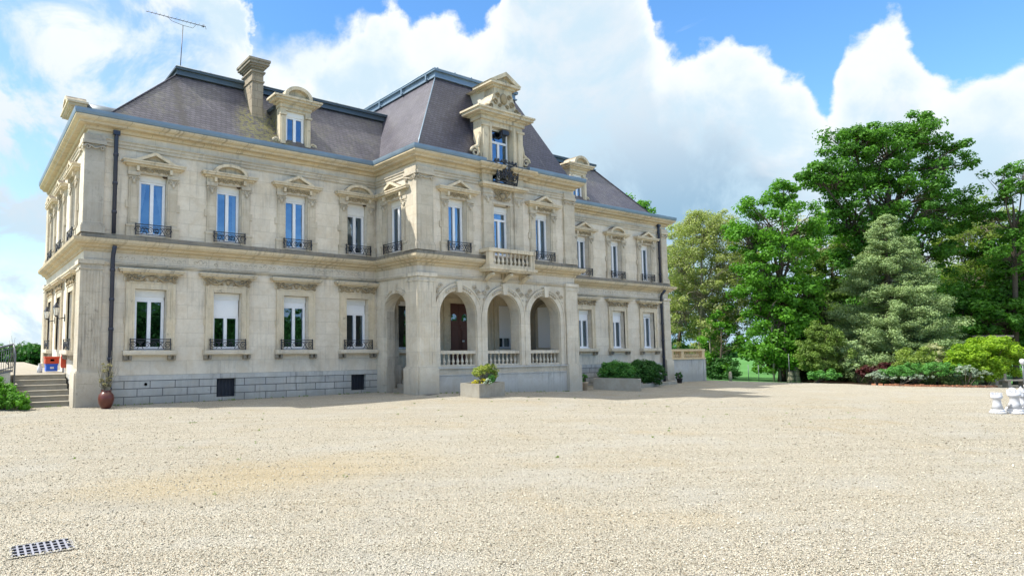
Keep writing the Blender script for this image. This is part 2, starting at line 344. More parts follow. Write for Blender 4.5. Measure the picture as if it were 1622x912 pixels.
# ------------------------------------------------------------------ mesh helpers
class MB:
    def __init__(s): s.v = []; s.f = []; s.sm = []
    def add(s, vs, fs, smooth=False):
        o = len(s.v); s.v += [tuple(p) for p in vs]
        s.f += [tuple(o + i for i in f) for f in fs]; s.sm += [smooth] * len(fs); return s
    def box(s, x0, x1, y0, y1, z0, z1):
        return s.add([(x0,y0,z0),(x1,y0,z0),(x1,y1,z0),(x0,y1,z0),(x0,y0,z1),(x1,y0,z1),(x1,y1,z1),(x0,y1,z1)],
                     [(0,3,2,1),(4,5,6,7),(0,1,5,4),(1,2,6,5),(2,3,7,6),(3,0,4,7)])
    def quad(s, a, b, c, d): return s.add([a, b, c, d], [(0, 1, 2, 3)])
    def prism_y(s, pts, y0, y1):      # polygon in (x,z), extruded along y; pts counter clockwise seen from -y
        n = len(pts)
        vs = [(x, y0, z) for x, z in pts] + [(x, y1, z) for x, z in pts]
        fs = [tuple(range(n)), tuple(reversed(range(n, 2 * n)))] + [(i, i + n, (i + 1) % n + n, (i + 1) % n) for i in range(n)]
        return s.add(vs, fs)
    def strip_y(s, outer, inner, y0, y1):   # band between two polylines in (x,z), extruded along y
        n = len(outer)
        for i in range(n - 1):
            q = [outer[i], outer[i + 1], inner[i + 1], inner[i]]
            s.prism_y(q, y0, y1)
        return s
    def tube(s, pts, r, n=6, smooth=True, cap=True):
        pts = [Vector(p) for p in pts]; k = len(pts)
        rs = r if isinstance(r, (list, tuple)) else [r] * k
        vs = []; up = Vector((0, 0, 1)); prev = None
        for i, p in enumerate(pts):
            d = (pts[min(i + 1, k - 1)] - pts[max(i - 1, 0)]).normalized()
            if prev is None:
                a = d.orthogonal().normalized()
            else:
                a = (prev - d * prev.dot(d))
                a = a.normalized() if a.length > 1e-5 else d.orthogonal().normalized()
            prev = a; b = d.cross(a)
            for j in range(n):
                t_ = 2 * PI * j / n
                vs.append(p + (a * math.cos(t_) + b * math.sin(t_)) * rs[i])
        fs = [(i * n + j, i * n + (j + 1) % n, (i + 1) * n + (j + 1) % n, (i + 1) * n + j) for i in range(k - 1) for j in range(n)]
        if cap: fs += [tuple(reversed(range(n))), tuple(range((k - 1) * n, k * n))]
        return s.add(vs, fs, smooth)
    def lathe(s, prof, cx, cy, n=10, z=0, smooth=True, square=False, ang=0.0):
        vs = []
        for r, zz in prof:
            for j in range(n):
                t_ = 2 * PI * j / n + ang
                vs.append((cx + r * math.cos(t_), cy + r * math.sin(t_), z + zz))
        k = len(prof)
        fs = [(i * n + j, i * n + (j + 1) % n, (i + 1) * n + (j + 1) % n, (i + 1) * n + j) for i in range(k - 1) for j in range(n)]
        fs += [tuple(reversed(range(n))), tuple(range((k - 1) * n, k * n))]
        return s.add(vs, fs, smooth)
    def blob(s, c, rx, ry, rz, n=8, m_=5):
        vs = [(c[0], c[1], c[2] - rz)]
        for i in range(1, m_):
            a = -PI / 2 + PI * i / m_
            for j in range(n):
                b = 2 * PI * j / n
                vs.append((c[0] + rx * math.cos(a) * math.cos(b), c[1] + ry * math.cos(a) * math.sin(b), c[2] + rz * math.sin(a)))
        vs.append((c[0], c[1], c[2] + rz)); L = len(vs) - 1
        fs = [(0, 1 + (j + 1) % n, 1 + j) for j in range(n)]
        for i in range(m_ - 2):
            fs += [(1 + i * n + j, 1 + i * n + (j + 1) % n, 1 + (i + 1) * n + (j + 1) % n, 1 + (i + 1) * n + j) for j in range(n)]
        fs += [(1 + (m_ - 2) * n + j, 1 + (m_ - 2) * n + (j + 1) % n, L) for j in range(n)]
        return s.add(vs, fs, True)
    def mesh(s, name, mat):
        me = bpy.data.meshes.new(name); me.from_pydata(s.v, [], s.f)
        me.polygons.foreach_set('use_smooth', s.sm)
        me.materials.append(M[mat]); me.update(); return me
    def build(s, name, mat, parent=None, loc=None, rz=0.0):
        return link(s.mesh(name, mat), name, parent, loc, rz)
def link(me, name, parent=None, loc=None, rz=0.0):
    o = bpy.data.objects.new(name, me); col.objects.link(o)
    if loc is not None: o.location = loc; o.rotation_euler = (0, 0, rz)
    if parent is not None:
        o.parent = parent
        if parent.get('_w'): o.matrix_parent_inverse = Matrix.Translation(-Vector(parent.location))
    return o
def thing(name, label, cat, loc, group=None, world=True):
    o = bpy.data.objects.new(name, None); col.objects.link(o); o.location = loc; o.empty_display_size = 0.3
    o['label'] = label; o['category'] = cat
    if group: o['group'] = group
    if world: o['_w'] = 1
    return o
def tag(o, label, cat, group=None, kind=None):
    if label: o['label'] = label
    if cat: o['category'] = cat
    if group: o['group'] = group
    if kind: o['kind'] = kind
    return o
def children(o): return [c for c in bpy.data.objects if c.parent == o]
def copy_tree(o, parent=None):
    c = o.copy(); col.objects.link(c)
    if parent is not None: c.parent = parent
    for ch in children(o): copy_tree(ch, c)
    return c
def at(px, py, D):
    return CAMPOS + CR @ (Vector((px - 541, 470 - py, -981)) * (D / 981))
def gz(x, y):      # the court falls a little to the right and swells in front of the porch
    z = -0.25 * min(1, max(0, (x - 17) / 20)) ** 1.0
    z += 0.14 * math.exp(-((x - 17.5) / 5.5) ** 2 - ((y - 19.5) / 3.0) ** 2)
    if x > 44: z -= 0.02 * min(x - 44, 30)
    return z

# ------------------------------------------------------------------ ground
def grid_sheet(name, mat, xs, ys, zf):
    b = MB(); nx, ny = len(xs), len(ys)
    vs = [(x, y, zf(x, y)) for y in ys for x in xs]
    fs = [(j * nx + i, j * nx + i + 1, (j + 1) * nx + i + 1, (j + 1) * nx + i) for j in range(ny - 1) for i in range(nx - 1)]
    b.add(vs, fs, True); o = b.build(name, mat); o['kind'] = 'structure'; return o
def far_z(x, y):
    z = gz(x, y) - 0.06
    if x > 46: z -= 0.02 * min(max(0, x - 46), 60) * 0.6
    return z
def left_fall(x, y):
    z = far_z(x, y)
    if y > 36: z -= min((y - 36) * 0.12, 4.0) * (1 if x < 38 else max(0, 1 - (x - 38) / 8))
    return z
xs = [-1500, -600, -200, -80, -40] + list(np.linspace(-30, 90, 61)) + [100, 120, 150, 200, 300, 500, 900, 2000]
ys = [-1500, -500, -150, -60] + list(np.linspace(-40, 80, 61)) + [90, 110, 140, 200, 300, 500, 900, 2000]
grid_sheet('ground', 'meadow', [float(v) for v in xs], [float(v) for v in ys], left_fall)

# gravel court: outline polygon triangulated as a grid clipped to its far edge
def court_edge(x):        # y of the far edge for an x right of the building
    P = [(38.9, 30.5), (41, 27.5), (43, 24.5), (45.5, 20.0), (49.5, 16.9), (54.5, 14.6), (60, 13.3), (66, 11.7), (80, 8.0), (120, 0)]
    if x <= P[0][0]: return 30.5
    for (a, b), (c, d) in zip(P, P[1:]):
        if x <= c: return b + (d - b) * (x - a) / (c - a)
    return 0
b = MB(); XS = list(np.linspace(-30, 44, 75)) + list(np.linspace(45, 90, 46)); XS = [float(x) for x in XS]
NY = 50; vs = []
for x in XS:
    ye = court_edge(x) if x > 38.5 else 30.5
    for j in range(NY + 1):
        y = -30 + (ye + 30) * (j / NY)
        vs.append((x, y, gz(x, y) + 0.004))
fs = [(i * (NY + 1) + j, (i + 1) * (NY + 1) + j, (i + 1) * (NY + 1) + j + 1, i * (NY + 1) + j + 1) for i in range(len(XS) - 1) for j in range(NY)]
b.add(vs, fs, True); o = b.build('gravel_court', 'gravel'); o['kind'] = 'structure'

# loose pebbles near the viewer
rng = np.random.default_rng(5)
def poly_mesh(name, mat, V, F, tone, smooth=False):
    me = bpy.data.meshes.new(name); nv_, nf = len(V), len(F); k = F.shape[1]
    me.vertices.add(nv_); me.vertices.foreach_set('co', V.astype(np.float32).ravel())
    me.loops.add(nf * k); me.loops.foreach_set('vertex_index', F.astype(np.int32).ravel())
    me.polygons.add(nf); me.polygons.foreach_set('loop_start', np.arange(0, nf * k, k, dtype=np.int32))
    me.polygons.foreach_set('loop_total', np.full(nf, k, dtype=np.int32))
    if smooth: me.polygons.foreach_set('use_smooth', np.ones(nf, dtype=bool))
    a = me.attributes.new('tone', 'FLOAT', 'FACE'); a.data.foreach_set('value', tone.astype(np.float32))
    me.materials.append(M[mat]); me.update(calc_edges=True); return me
N = 62000
Dp = 5.2 * (1 + rng.random(N) ** 2.2 * 3.6); pxs = rng.uniform(-60, 1690, N)
Cr = np.array(CR); dirs = np.stack([(pxs - 541) / 981, np.full(N, 0.0), np.full(N, -1.0)], 1) @ Cr.T
PX = dirs[:, 0] * Dp; PY = dirs[:, 1] * Dp
rsz = rng.uniform(0.0035, 0.0095, N) * (0.8 + np.minimum(Dp, 14) / 16); big_ = rng.random(N) < 0.01; rsz[big_] *= 1.7
octv = np.array([(1, 0, 0), (0, 1, 0), (-1, 0, 0), (0, -1, 0), (0, 0, 0.75), (0, 0, -0.75)], float)
octf = np.array([(0, 1, 4), (1, 2, 4), (2, 3, 4), (3, 0, 4), (1, 0, 5), (2, 1, 5), (3, 2, 5), (0, 3, 5)])
jit = 1 + rng.uniform(-0.35, 0.35, (N, 6, 1)); sc3 = rng.uniform(0.7, 1.4, (N, 1, 3)); ang = rng.uniform(0, PI, N)
V = octv[None] * jit * sc3 * rsz[:, None, None]
ca, sa = np.cos(ang)[:, None], np.sin(ang)[:, None]
V = np.stack([V[..., 0] * ca - V[..., 1] * sa, V[..., 0] * sa + V[..., 1] * ca, V[..., 2]], -1)
V += np.stack([PX, PY, 0.006 + rsz * 0.3], 1)[:, None, :]
keep_ = ~((PX > .515) & (PX < 1.06) & (PY > 7.11) & (PY < 7.47) & (rng.random(N) < .97)); V = V[keep_]
e_n = 900; eu = rng.random(e_n) * 4; ex = np.where(eu < 1, .49 + .61 * (eu % 1), np.where(eu < 2, 1.10, np.where(eu < 3, .49 + .61 * (eu % 1), .49))); ey = np.where(eu < 1, 7.08, np.where(eu < 2, 7.07 + .43 * (eu % 1), np.where(eu < 3, 7.50, 7.07 + .43 * (eu % 1))))
er = rng.uniform(.004, .0095, e_n); E_ = octv[None] * (1 + rng.uniform(-.3, .3, (e_n, 6, 1))) * er[:, None, None] + np.stack([ex + rng.normal(0, .018, e_n), ey + rng.normal(0, .016, e_n), .010 + er * .8], 1)[:, None, :]
V = np.concatenate([V, E_]); N = len(V)
F = (octf[None] + (np.arange(N) * 6)[:, None, None]).reshape(-1, 3)
o = link(poly_mesh('gravel', 'pebble', V.reshape(-1, 3), F, np.repeat(rng.random(N), 8)), 'gravel')
tag(o, 'loose pale beige pebbles lying over the court in the foreground', 'gravel', kind='stuff')

# ------------------------------------------------------------------ the mansion
YW, XW, YP, XPL, XPR, XE, YB = 23.12, 3.52, 20.08, 15.96, 25.80, 38.9, 34.6
chateau = thing('mansion', 'two storey pale stone mansion with slate roofs, arched porch and tall central dormer', 'mansion', (21, 28, 0))
CH = chateau
def front(Yw): return lambda u, d, z: (u, Yw + d, z)
def side(Xw): return lambda u, d, z: (Xw + d, -u, z)          # facing -x, u = -y
def wall_grid(mb, P, u0, u1, z0, z1, ops, t=0.4):
    us = sorted({u0, u1, *[v for o in ops for v in o[:2]]}); zs = sorted({z0, z1, *[v for o in ops for v in o[2:4]]})
    us = [u for u in us if u0 <= u <= u1]; zs = [z for z in zs if z0 <= z <= z1]
    for a, b_ in zip(us, us[1:]):
        for c, d in zip(zs, zs[1:]):
            mu, mz = (a + b_) / 2, (c + d) / 2
            if any(o[0] < mu < o[1] and o[2] < mz < o[3] for o in ops): continue
            mb.quad(P(a, 0, c), P(b_, 0, c), P(b_, 0, d), P(a, 0, d))
    for o in ops:
        a, b_, c, d = o[:4]
        mb.quad(P(a, 0, c), P(a, 0, d), P(a, t, d), P(a, t, c)); mb.quad(P(b_, 0, d), P(b_, 0, c), P(b_, t, c), P(b_, t, d))
        mb.quad(P(a, 0, d), P(b_, 0, d), P(b_, t, d), P(a, t, d)); mb.quad(P(b_, 0, c), P(a, 0, c), P(a, t, c), P(b_, t, c))
DC = 20.86
LW = [5.87, 8.85, 11.87, 14.92]; RW = [27.45, 30.5, 33.58, 36.62]; PW = [18.14, 20.86, 23.58]; SW = [25.6, 28.9, 32.1]; W5 = 21.62
def up(c, dz=0.0): return (c - .52, c + .52, 6.18 + dz, 8.47 + dz)
def gr(c): return (c - .57, c + .57, 1.95, 4.18)
BW = [(8.44, 9.23, .14, .84), (14.59, 15.36, .17, .84)]
b = MB()
wall_grid(b, front(YW), XW, XPL, 1.02, 10.2, [up(c) for c in LW] + [gr(c) for c in LW])
wall_grid(b, front(YW), XPR, XE, 1.02, 10.2, [up(c) for c in RW] + [gr(c) for c in RW])
b.quad((XE, YW, -.4), (XE, YB, -.4), (XE, YB, 10.2), (XE, YW, 10.2)); b.quad((XE, YB, -.4), (XW, YB, -.4), (XW, YB, 10.2), (XE, YB, 10.2))
b.build('wall', 'render', CH)
b = MB()
wall_grid(b, side(XW), -YB, -YW, 1.02, 10.2, [up(-c) for c in SW] + [gr(-SW[0]), gr(-SW[2]), (-SW[1] - .6, -SW[1] + .6, 1.06, 4.18)])
b.build('side_wall', 'side_render', CH)
b = MB()
wall_grid(b, front(YP), XPL, XPR, 5.0, 10.3, [up(PW[0]), (PW[1] - .5, PW[1] + .5, 6.18, 8.5), (DC - .62, DC + .62, 9.45, 10.3), up(PW[2])])
wall_grid(b, side(XPL), -YW, -YP, 5.0, 10.3, [up(-W5)])
b.quad((XPR, YP, -.3), (XPR, YW, -.3), (XPR, YW, 10.3), (XPR, YP, 10.3))
b.build('pavilion_wall', 'render', CH)
# plinth of grey blocks
b = MB(); wall_grid(b, front(YW - .05), XW - .05, XPL, -.4, .86, BW, .3); wall_grid(b, side(XW - .05), -YB, -YW + .05, -.4, .86, [], .3); b.build('plinth', 'plinth_block', CH)
b = MB(); wall_grid(b, front(YW - .05), XPR, XE, -.5, .86, [], .3); b.build('plinth', 'plinth_block', CH)
b = MB(); b.box(XW, XPL, YW - .07, YW, .86, 1.04); b.box(XW - .07, XW, YW - .07, YB, .861, 1.041); b.build('plinth_band', 'grey_stone', CH)
b = MB(); b.box(XPR, XE, YW - .07, YW, .86, 1.04); b.build('plinth_band', 'grey_stone', CH)
b = MB()
for x0, x1, z0, z1 in BW:
    b = MB()
    for k in range(5):
        x = x0 + .1 + (x1 - x0 - .2) * k / 4; b.tube([(x, YW + .06, z0), (x, YW + .06, z1)], .012, 5)
    b.box(x0, x1, YW + .12, YW + .16, z0, z1); b.build('basement_grille', 'iron', CH)
b = MB(); b.lathe([(.0, 0), (.055, 0), (.055, .02), (.04, .02), (.0, .02)], 0, 0, 12)
o = b.build('vent_hole', 'black', CH); o.parent = CH; o.matrix_parent_inverse = Matrix.Translation(-Vector(CH.location))
o.location = (5.75, YW - .052, .72); o.rotation_euler = (PI / 2, 0, 0)
# dark rooms behind the glass
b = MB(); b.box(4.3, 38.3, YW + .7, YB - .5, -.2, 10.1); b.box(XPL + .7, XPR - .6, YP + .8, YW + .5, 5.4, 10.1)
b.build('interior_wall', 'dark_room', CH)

# swept mouldings
def sweep(mb, path, prof, cap=True):
    n = len(path); k = len(prof); vs = []
    for i, p in enumerate(path):
        p = Vector(p).to_2d() if len(p) == 3 else Vector(p)
        ns = []
        for a, c in ((i - 1, i), (i, i + 1)):
            if a < 0 or c >= n: continue
            d = (Vector(path[c]) - Vector(path[a])).normalized(); ns.append(Vector((d.y, -d.x)))
        if len(ns) == 2:
            m_ = (ns[0] + ns[1]); m_ = m_ / (m_.length_squared / 2) if m_.length > 1e-6 else ns[0]
        else: m_ = ns[0]
        for o_, z in prof: vs.append((p.x + m_.x * o_, p.y + m_.y * o_, z))
    fs = [(i * k + j, i * k + (j + 1) % k, (i + 1) * k + (j + 1) % k, (i + 1) * k + j) for i in range(n - 1) for j in range(k)]
    if cap: fs += [tuple(range(k)), tuple(reversed(range((n - 1) * k, n * k)))]
    mb.add(vs, fs)
PLAN = [(XW, YB), (XW, YW), (XPL, YW), (XPL, YP), (XPR, YP), (XPR, YW), (XE, YW), (XE, YB)]
PA = [(XW, YB), (XW, YW), (XPL, YW), (XPL, YP), (19.55, YP), (19.55, YP - .14), (20.17, YP - .14), (20.17, YP + .3)]
PB = [(21.55, YP + .3), (21.55, YP - .14), (22.2, YP - .14), (22.2, YP), (XPR, YP), (XPR, YW), (XE, YW), (XE, YB)]
CO = [(0, 9.83), (.10, 9.83), (.13, 9.90), (.13, 9.95), (.32, 9.97), (.34, 10.04), (.42, 10.08), (.47, 10.14), (.47, 10.2), (.02, 10.24), (0, 10.2)]
b = MB(); sweep(b, PA, CO); sweep(b, PB, CO); b.build('cornice', 'cornice', CH)
AR = [(0, 9.30), (.05, 9.30), (.05, 9.41), (.08, 9.43), (.08, 9.52), (.12, 9.54), (.12, 9.57), (0, 9.60)]
b = MB()
sweep(b, [(XW, YB), (XW, YW), (XPL, YW), (XPL, YP), (19.5, YP)], AR); sweep(b, [(22.25, YP), (XPR, YP), (XPR, YW), (XE, YW), (XE, YB)], AR)
b.build('architrave', 'ashlar', CH)
MC = [(0, 5.46), (.05, 5.46), (.08, 5.56), (.20, 5.60), (.24, 5.68), (.34, 5.70), (.40, 5.78), (.42, 5.88), (.10, 5.94), (0, 5.94)]
b = MB(); sweep(b, PLAN, MC); b.build('string_course', 'cornice', CH)
b = MB(); sweep(b, PLAN, [(-.002, 5.93), (.13, 5.93), (.13, 6.06), (.10, 6.10), (-.002, 6.10)]); b.build('blocking_course', 'weathered', CH)
b = MB(); sweep(b, PLAN, [(-.002, 4.98), (.05, 4.99), (.08, 5.05), (.08, 5.10), (-.002, 5.12)]); b.build('lower_architrave', 'ashlar', CH)
GU = [(.30, 10.19), (.49, 10.21), (.51, 10.30), (.515, 10.40), (.47, 10.41), (.28, 10.38)]
b = MB()
sweep(b, [(XW, YB), (XW, YW), (XPL, YW), (XPL, YP), (19.5, YP)], GU); sweep(b, [(22.25, YP), (XPR, YP), (XPR, YW), (XE, YW), (XE, YB)], GU)
b.build('gutter', 'zinc', CH)

# pilasters
def capital(mb, P, u0, u1, z, out):
    def bx(a, b_, o, c, d):
        p, q = P(a, -o, c), P(b_, .0, d)
        mb.box(min(p[0], q[0]), max(p[0], q[0]), min(p[1], q[1]), max(p[1], q[1]), c, d)
    return bx
def pbox(mb, P, u0, u1, o, z0, z1, inn=0.0):
    p, q = P(u0, -o, z0), P(u1, inn, z1)
    mb.box(min(p[0], q[0]), max(p[0], q[0]), min(p[1], q[1]), max(p[1], q[1]), z0, z1)
def spiral(mb, P, u, z, s, d, out, r=0.03, turns=1.25, n=12):
    pts = []
    for i in range(n + 1):
        a = i / n * turns * 2 * PI; rr_ = s * (1 - .78 * i / n)
        pts.append(P(u + d * rr_ * math.cos(a), -out, z + rr_ * math.sin(a)))
    mb.tube(pts, [r * (1 - .4 * i / n) for i in range(n + 1)], 5)
def pilaster(P, u0, u1, zg, low=True, grooves=True, ub=None, mat='ashlar', lmat='pale_ashlar'):
    b = MB()
    if low:
        pbox(b, P, u0 - .04, u1 + .04, .22, zg, 1.18, .02)
        pbox(b, P, u0 - .01, u1 + .01, .17, 1.18, 1.24, .02)
        pbox(b, P, u0, u1, .11, 1.24, 4.98, .02)
        if grooves:
            w_ = (u1 - u0); n = 7
            for k in range(n):
                c = u0 + w_ * (k + .5) / n; pbox(b, P, c - .040, c + .040, .122, 1.34, 4.72, 0)
        pbox(b, P, u0 - .05, u1 + .05, .17, 4.98, 5.13, .02); pbox(b, P, u0 - .02, u1 + .02, .14, 4.78, 4.84, .02)
        b.build('lower_pilaster', lmat, CH); b = MB()
    if ub: u0, u1 = ub
    pbox(b, P, u0 - .06, u1 + .06, .17, 6.09, 6.34, .02)
    pbox(b, P, u0 - .02, u1 + .02, .14, 6.34, 6.42, .02)
    pbox(b, P, u0, u1, .10, 6.42, 9.30, .02)
    pbox(b, P, u0 - .05, u1 + .05, .18, 9.28, 9.42, .02); pbox(b, P, u0 - .02, u1 + .02, .14, 9.42, 9.62, .02)
    for d, uu in ((-1, u0 + .08), (1, u1 - .08)):
        spiral(b, P, uu, 9.14, .10, d, .15, .035)
    b.tube([P(u0 + .1, -.14, 9.22), P((u0 + u1) / 2, -.15, 9.12), P(u1 - .1, -.14, 9.22)], .03, 5)
    b.build('upper_pilaster', mat, CH)
F1, S1 = front(YW), side(XW)
pilaster(F1, 3.40, 4.14, -.3, ub=(3.44, 4.10), lmat='stained_pilaster', mat='grey_ashlar'); pilaster(F1, 38.2, 38.88, -.6, ub=(38.25, 38.85))
pilaster(S1, -23.9, -23.02, -.3, ub=(-23.85, -23.04), mat='pale_ashlar'); pilaster(S1, -34.6, -33.8, -.3)
F2, S2 = front(YP), side(XPL)
pilaster(F2, XPL - .06, 16.82, -.3, ub=(XPL - .05, 16.75)); pilaster(F2, 25.02, XPR + .06, -.4, ub=(25.07, XPR + .05), grooves=False)
pilaster(S2, -20.78, -20.0, -.3, ub=(-20.74, -20.0), grooves=False)

# ---- windows, built in local coordinates: x along the wall, y into the wall, z from the ground
I = lambda u, d, z: (u, d, z)
cache = {}
def shared(key, fn, mat):
    if key not in cache: cache[key] = fn().mesh(key.split('#')[0], mat)
    return cache[key]
def m_surround_up():
    b = MB()
    for s_ in (-1, 1):
        def bx(a, c, o, z0, z1): b.box(min(s_ * a, s_ * c), max(s_ * a, s_ * c), -o, .0, z0, z1)
        bx(.53, .90, .07, 6.50, 8.42); bx(.50, .96, .10, 6.10, 6.46); bx(.49, .98, .13, 6.46, 6.53)
        bx(.90, 1.0, .05, 7.15, 7.42); bx(.51, .95, .13, 8.36, 8.50); bx(.60, .84, .09, 6.62, 8.02)
        spiral(b, lambda u, d, z: (u, d, z), s_ * .62, 8.24, .085, -s_, .10, .03); spiral(b, lambda u, d, z: (u, d, z), s_ * .84, 8.24, .085, s_, .10, .03)
        b.blob((s_ * .73, -.10, 8.14), .07, .05, .10, 6, 4)
    b.box(-.95, .95, -.075, 0, 8.465, 8.502)
    return b
def scrollwork(b, u0, u1, z, h, out, n, seed=1):
    rg = random.Random(seed)
    for i in range(n):
        u = u0 + (u1 - u0) * (i + .5) / n; d = 1 if i % 2 else -1
        spiral(b, I, u, z + rg.uniform(-.2, .2) * h, h * rg.uniform(.38, .5), d, out, h * .16, 1.1, 9)
        b.blob((u + (u1 - u0) / n * .45, -out, z + rg.uniform(-.25, .25) * h), h * .2, .03, h * .26, 6, 4)
def m_entab(kind):
    b = MB()
    b.box(-.93, .93, -.08, 0, 8.50, 8.70)
    b.box(-1.02, 1.02, -.16, 0, 8.70, 8.77); b.box(-1.14, 1.14, -.28, 0, 8.77, 8.85); b.box(-1.17, 1.17, -.31, 0, 8.85, 8.90)
    if kind == 'tri':
        out_ = [(-.80, 8.90), (0, 9.27), (.80, 8.90)]; inn = [(-.52, 8.90), (0, 9.15), (.52, 8.90)]
    else:
        R_, r_ = .72, .56
        out_ = [(-R_ * math.cos(a), 8.90 + .37 * math.sin(a)) for a in np.linspace(0, PI, 15)]
        inn = [(-r_ * math.cos(a), 8.90 + .26 * math.sin(a)) for a in np.linspace(0, PI, 15)]
    b.strip_y(inn, out_, -.29, 0)
    b.prism_y(list(reversed(inn)) if kind == 'x' else [(inn[0][0], 8.895)] + [(inn[-1][0], 8.895)] + list(reversed(inn))[1:-1] if kind == 'seg' else [(-.52, 8.9), (.52, 8.9), (0, 9.15)], -.12, 0)
    for s_ in (-1, 1): b.box(min(s_ * .56, s_ * .66), max(s_ * .56, s_ * .66), -.22, 0, 8.52, 8.70)
    return b
def m_frieze():
    b = MB(); scrollwork(b, -.52, .52, 8.60, .17, .10, 8, 3); return b
def m_rail(z0, z1, hw, y):
    def f():
        b = MB(); h = z1 - z0
        b.box(-hw, hw, y - .015, y + .015, z1 - .03, z1); b.box(-hw, hw, y - .012, y + .012, z0, z0 + .025); b.box(-hw, hw, y - .01, y + .01, z1 - .10, z1 - .085)
        for s_ in (-1, 1):
            b.box(min(s_ * hw, s_ * (hw - .03)), max(s_ * hw, s_ * (hw - .03)), y - .02, y + .02, z0 - .03, z1 + .02)
            b.box(min(s_ * hw, s_ * (hw - .02)), max(s_ * hw, s_ * (hw - .02)), y, .0, z1 - .03, z1 - .01)
        P = lambda u, d, z: (u, y, z)
        n = 6
        for k in range(n):
            u = -hw + 2 * hw * (k + .5) / n; w_ = hw / n
            if k in (0, 5): spiral(b, P, u, (z0 + z1) / 2 - .03, h * .36, 1 if k else -1, 0, .016, 1.6, 14)
            elif k in (1, 4):
                b.tube([P(u - w_, 0, z0), P(u, 0, (z0 + z1) / 2), P(u + w_, 0, z1 - .09)], .014, 4); b.tube([P(u + w_, 0, z0), P(u, 0, (z0 + z1) / 2), P(u - w_, 0, z1 - .09)], .014, 4)
                spiral(b, P, u, (z0 + z1) / 2 + h * .1, h * .16, 1, 0, .012)
            else: spiral(b, P, u, (z0 + z1) / 2 - .03, h * .30, 1 if k == 2 else -1, 0, .016, 1.4, 12)
        return b
    return f
def frame_mb(hw, z0, z1, y=.2, transom=None, bot=.09):
    b = MB(); b.box(-hw, -hw + .075, y, y + .08, z0, z1); b.box(hw - .075, hw, y, y + .08, z0, z1)
    b.box(-hw + .075, hw - .075, y, y + .08, z0, z0 + bot); b.box(-hw + .075, hw - .075, y, y + .08, z1 - .07, z1)
    b.box(-.065, .065, y - .01, y + .07, z0 + bot, (transom or z1 - .07))
    if transom: b.box(-hw + .075, hw - .075, y - .012, y + .07, transom, transom + .09)
    b.box(-hw - .03, hw + .03, y - .10, y, z0 - .025, z0 + .015)
    b.box(-hw + .075, -hw + .105, y + .01, y + .07, z0 + bot, z1 - .07); b.box(hw - .105, hw - .075, y + .01, y + .07, z0 + bot, z1 - .07)
    return b
def pane_mb(hw, z0, z1, y=.245):
    b = MB(); b.quad((-hw + .1, y, z0 + .08), (hw - .1, y, z0 + .08), (hw - .1, y, z1 - .06), (-hw + .1, y, z1 - .06)); return b
def curtain_mb(hw, z0, z1, style, y=.40):
    b = MB(); n = 26
    for s_ in (-1, 1):
        vs = []
        for j in range(9):
            f = j / 8; z = z1 - (z1 - z0) * f
            wd = {'tied': .60 - .50 * math.sin(min(1, f * 1.25) * PI * .5) ** 2 + (.25 * max(0, f - .78) * 4 if f > .78 else 0),
                  'side': .34, 'full': .98, 'half': .6}[style] * hw
            for i in range(n):
                u = s_ * (hw - wd * i / (n - 1)); vs.append((u, y + .03 * math.sin(i * 1.9 + j * .15), z))
        fs = [(j * n + i, j * n + i + 1, (j + 1) * n + i + 1, (j + 1) * n + i) for j in range(8) for i in range(n - 1)]
        b.add(vs, fs, True)
    return b
def upper_window(c, wl, rz, kind='tri', drop=0.0, curtain=None, lab=None, transom=None, plain_=False):
    loc = (c, wl, 0) if rz == 0 else (wl, c, 0)
    ztop = 8.22 - drop
    fr_ = frame_mb(.5, 6.20, ztop, transom=transom).build('window', 'pvc', CH, loc, rz)
    link(pane_mb(.5, 6.20, ztop).mesh('pane', 'glass'), 'pane', fr_)
    b = MB(); b.box(-.5, .5, .16, .26, ztop + .002, 8.46)
    b.build('shutter_box' if drop < .05 else 'roller_shutter', 'shutter_white', fr_)
    if not plain_:
        link(shared('surround#u', m_surround_up, 'ashlar'), 'surround', fr_)
        link(shared('pediment#' + kind, lambda: m_entab(kind), 'trim'), 'pediment', fr_)
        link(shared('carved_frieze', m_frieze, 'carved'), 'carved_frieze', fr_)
        link(shared('railing#u', m_rail(6.17, 6.56, .66, -.17), 'iron'), 'railing', fr_)
    if curtain: curtain_mb(.44, 6.25, ztop - .05, curtain).build('curtain', 'curtain', fr_)
    if lab: fr_['label'] = lab
    return fr_
def m_surround_gr():
    b = MB()
    for s_ in (-1, 1):
        def bx(a, c, o, z0, z1): b.box(min(s_ * a, s_ * c), max(s_ * a, s_ * c), -o, .0, z0, z1)
        bx(.58, .86, .06, 1.95, 4.18); bx(.80, .90, .085, 1.95, 4.40); bx(.58, .64, .08, 1.95, 4.20); bx(.86, .95, .05, 2.9, 3.15)
    b.box(-.80, .80, -.06, 0, 4.18, 4.42); b.box(-.90, .90, -.085, 0, 4.40, 4.45); b.box(-.58, .58, -.08, 0, 4.18, 4.22)
    return b
def m_lintel():
    b = MB(); b.box(-.98, .98, -.05, 0, 4.45, 4.72); b.box(-1.04, 1.04, -.14, 0, 4.72, 4.78); b.box(-1.16, 1.16, -.26, 0, 4.78, 4.85); b.box(-1.20, 1.20, -.29, 0, 4.85, 4.90)
    return b
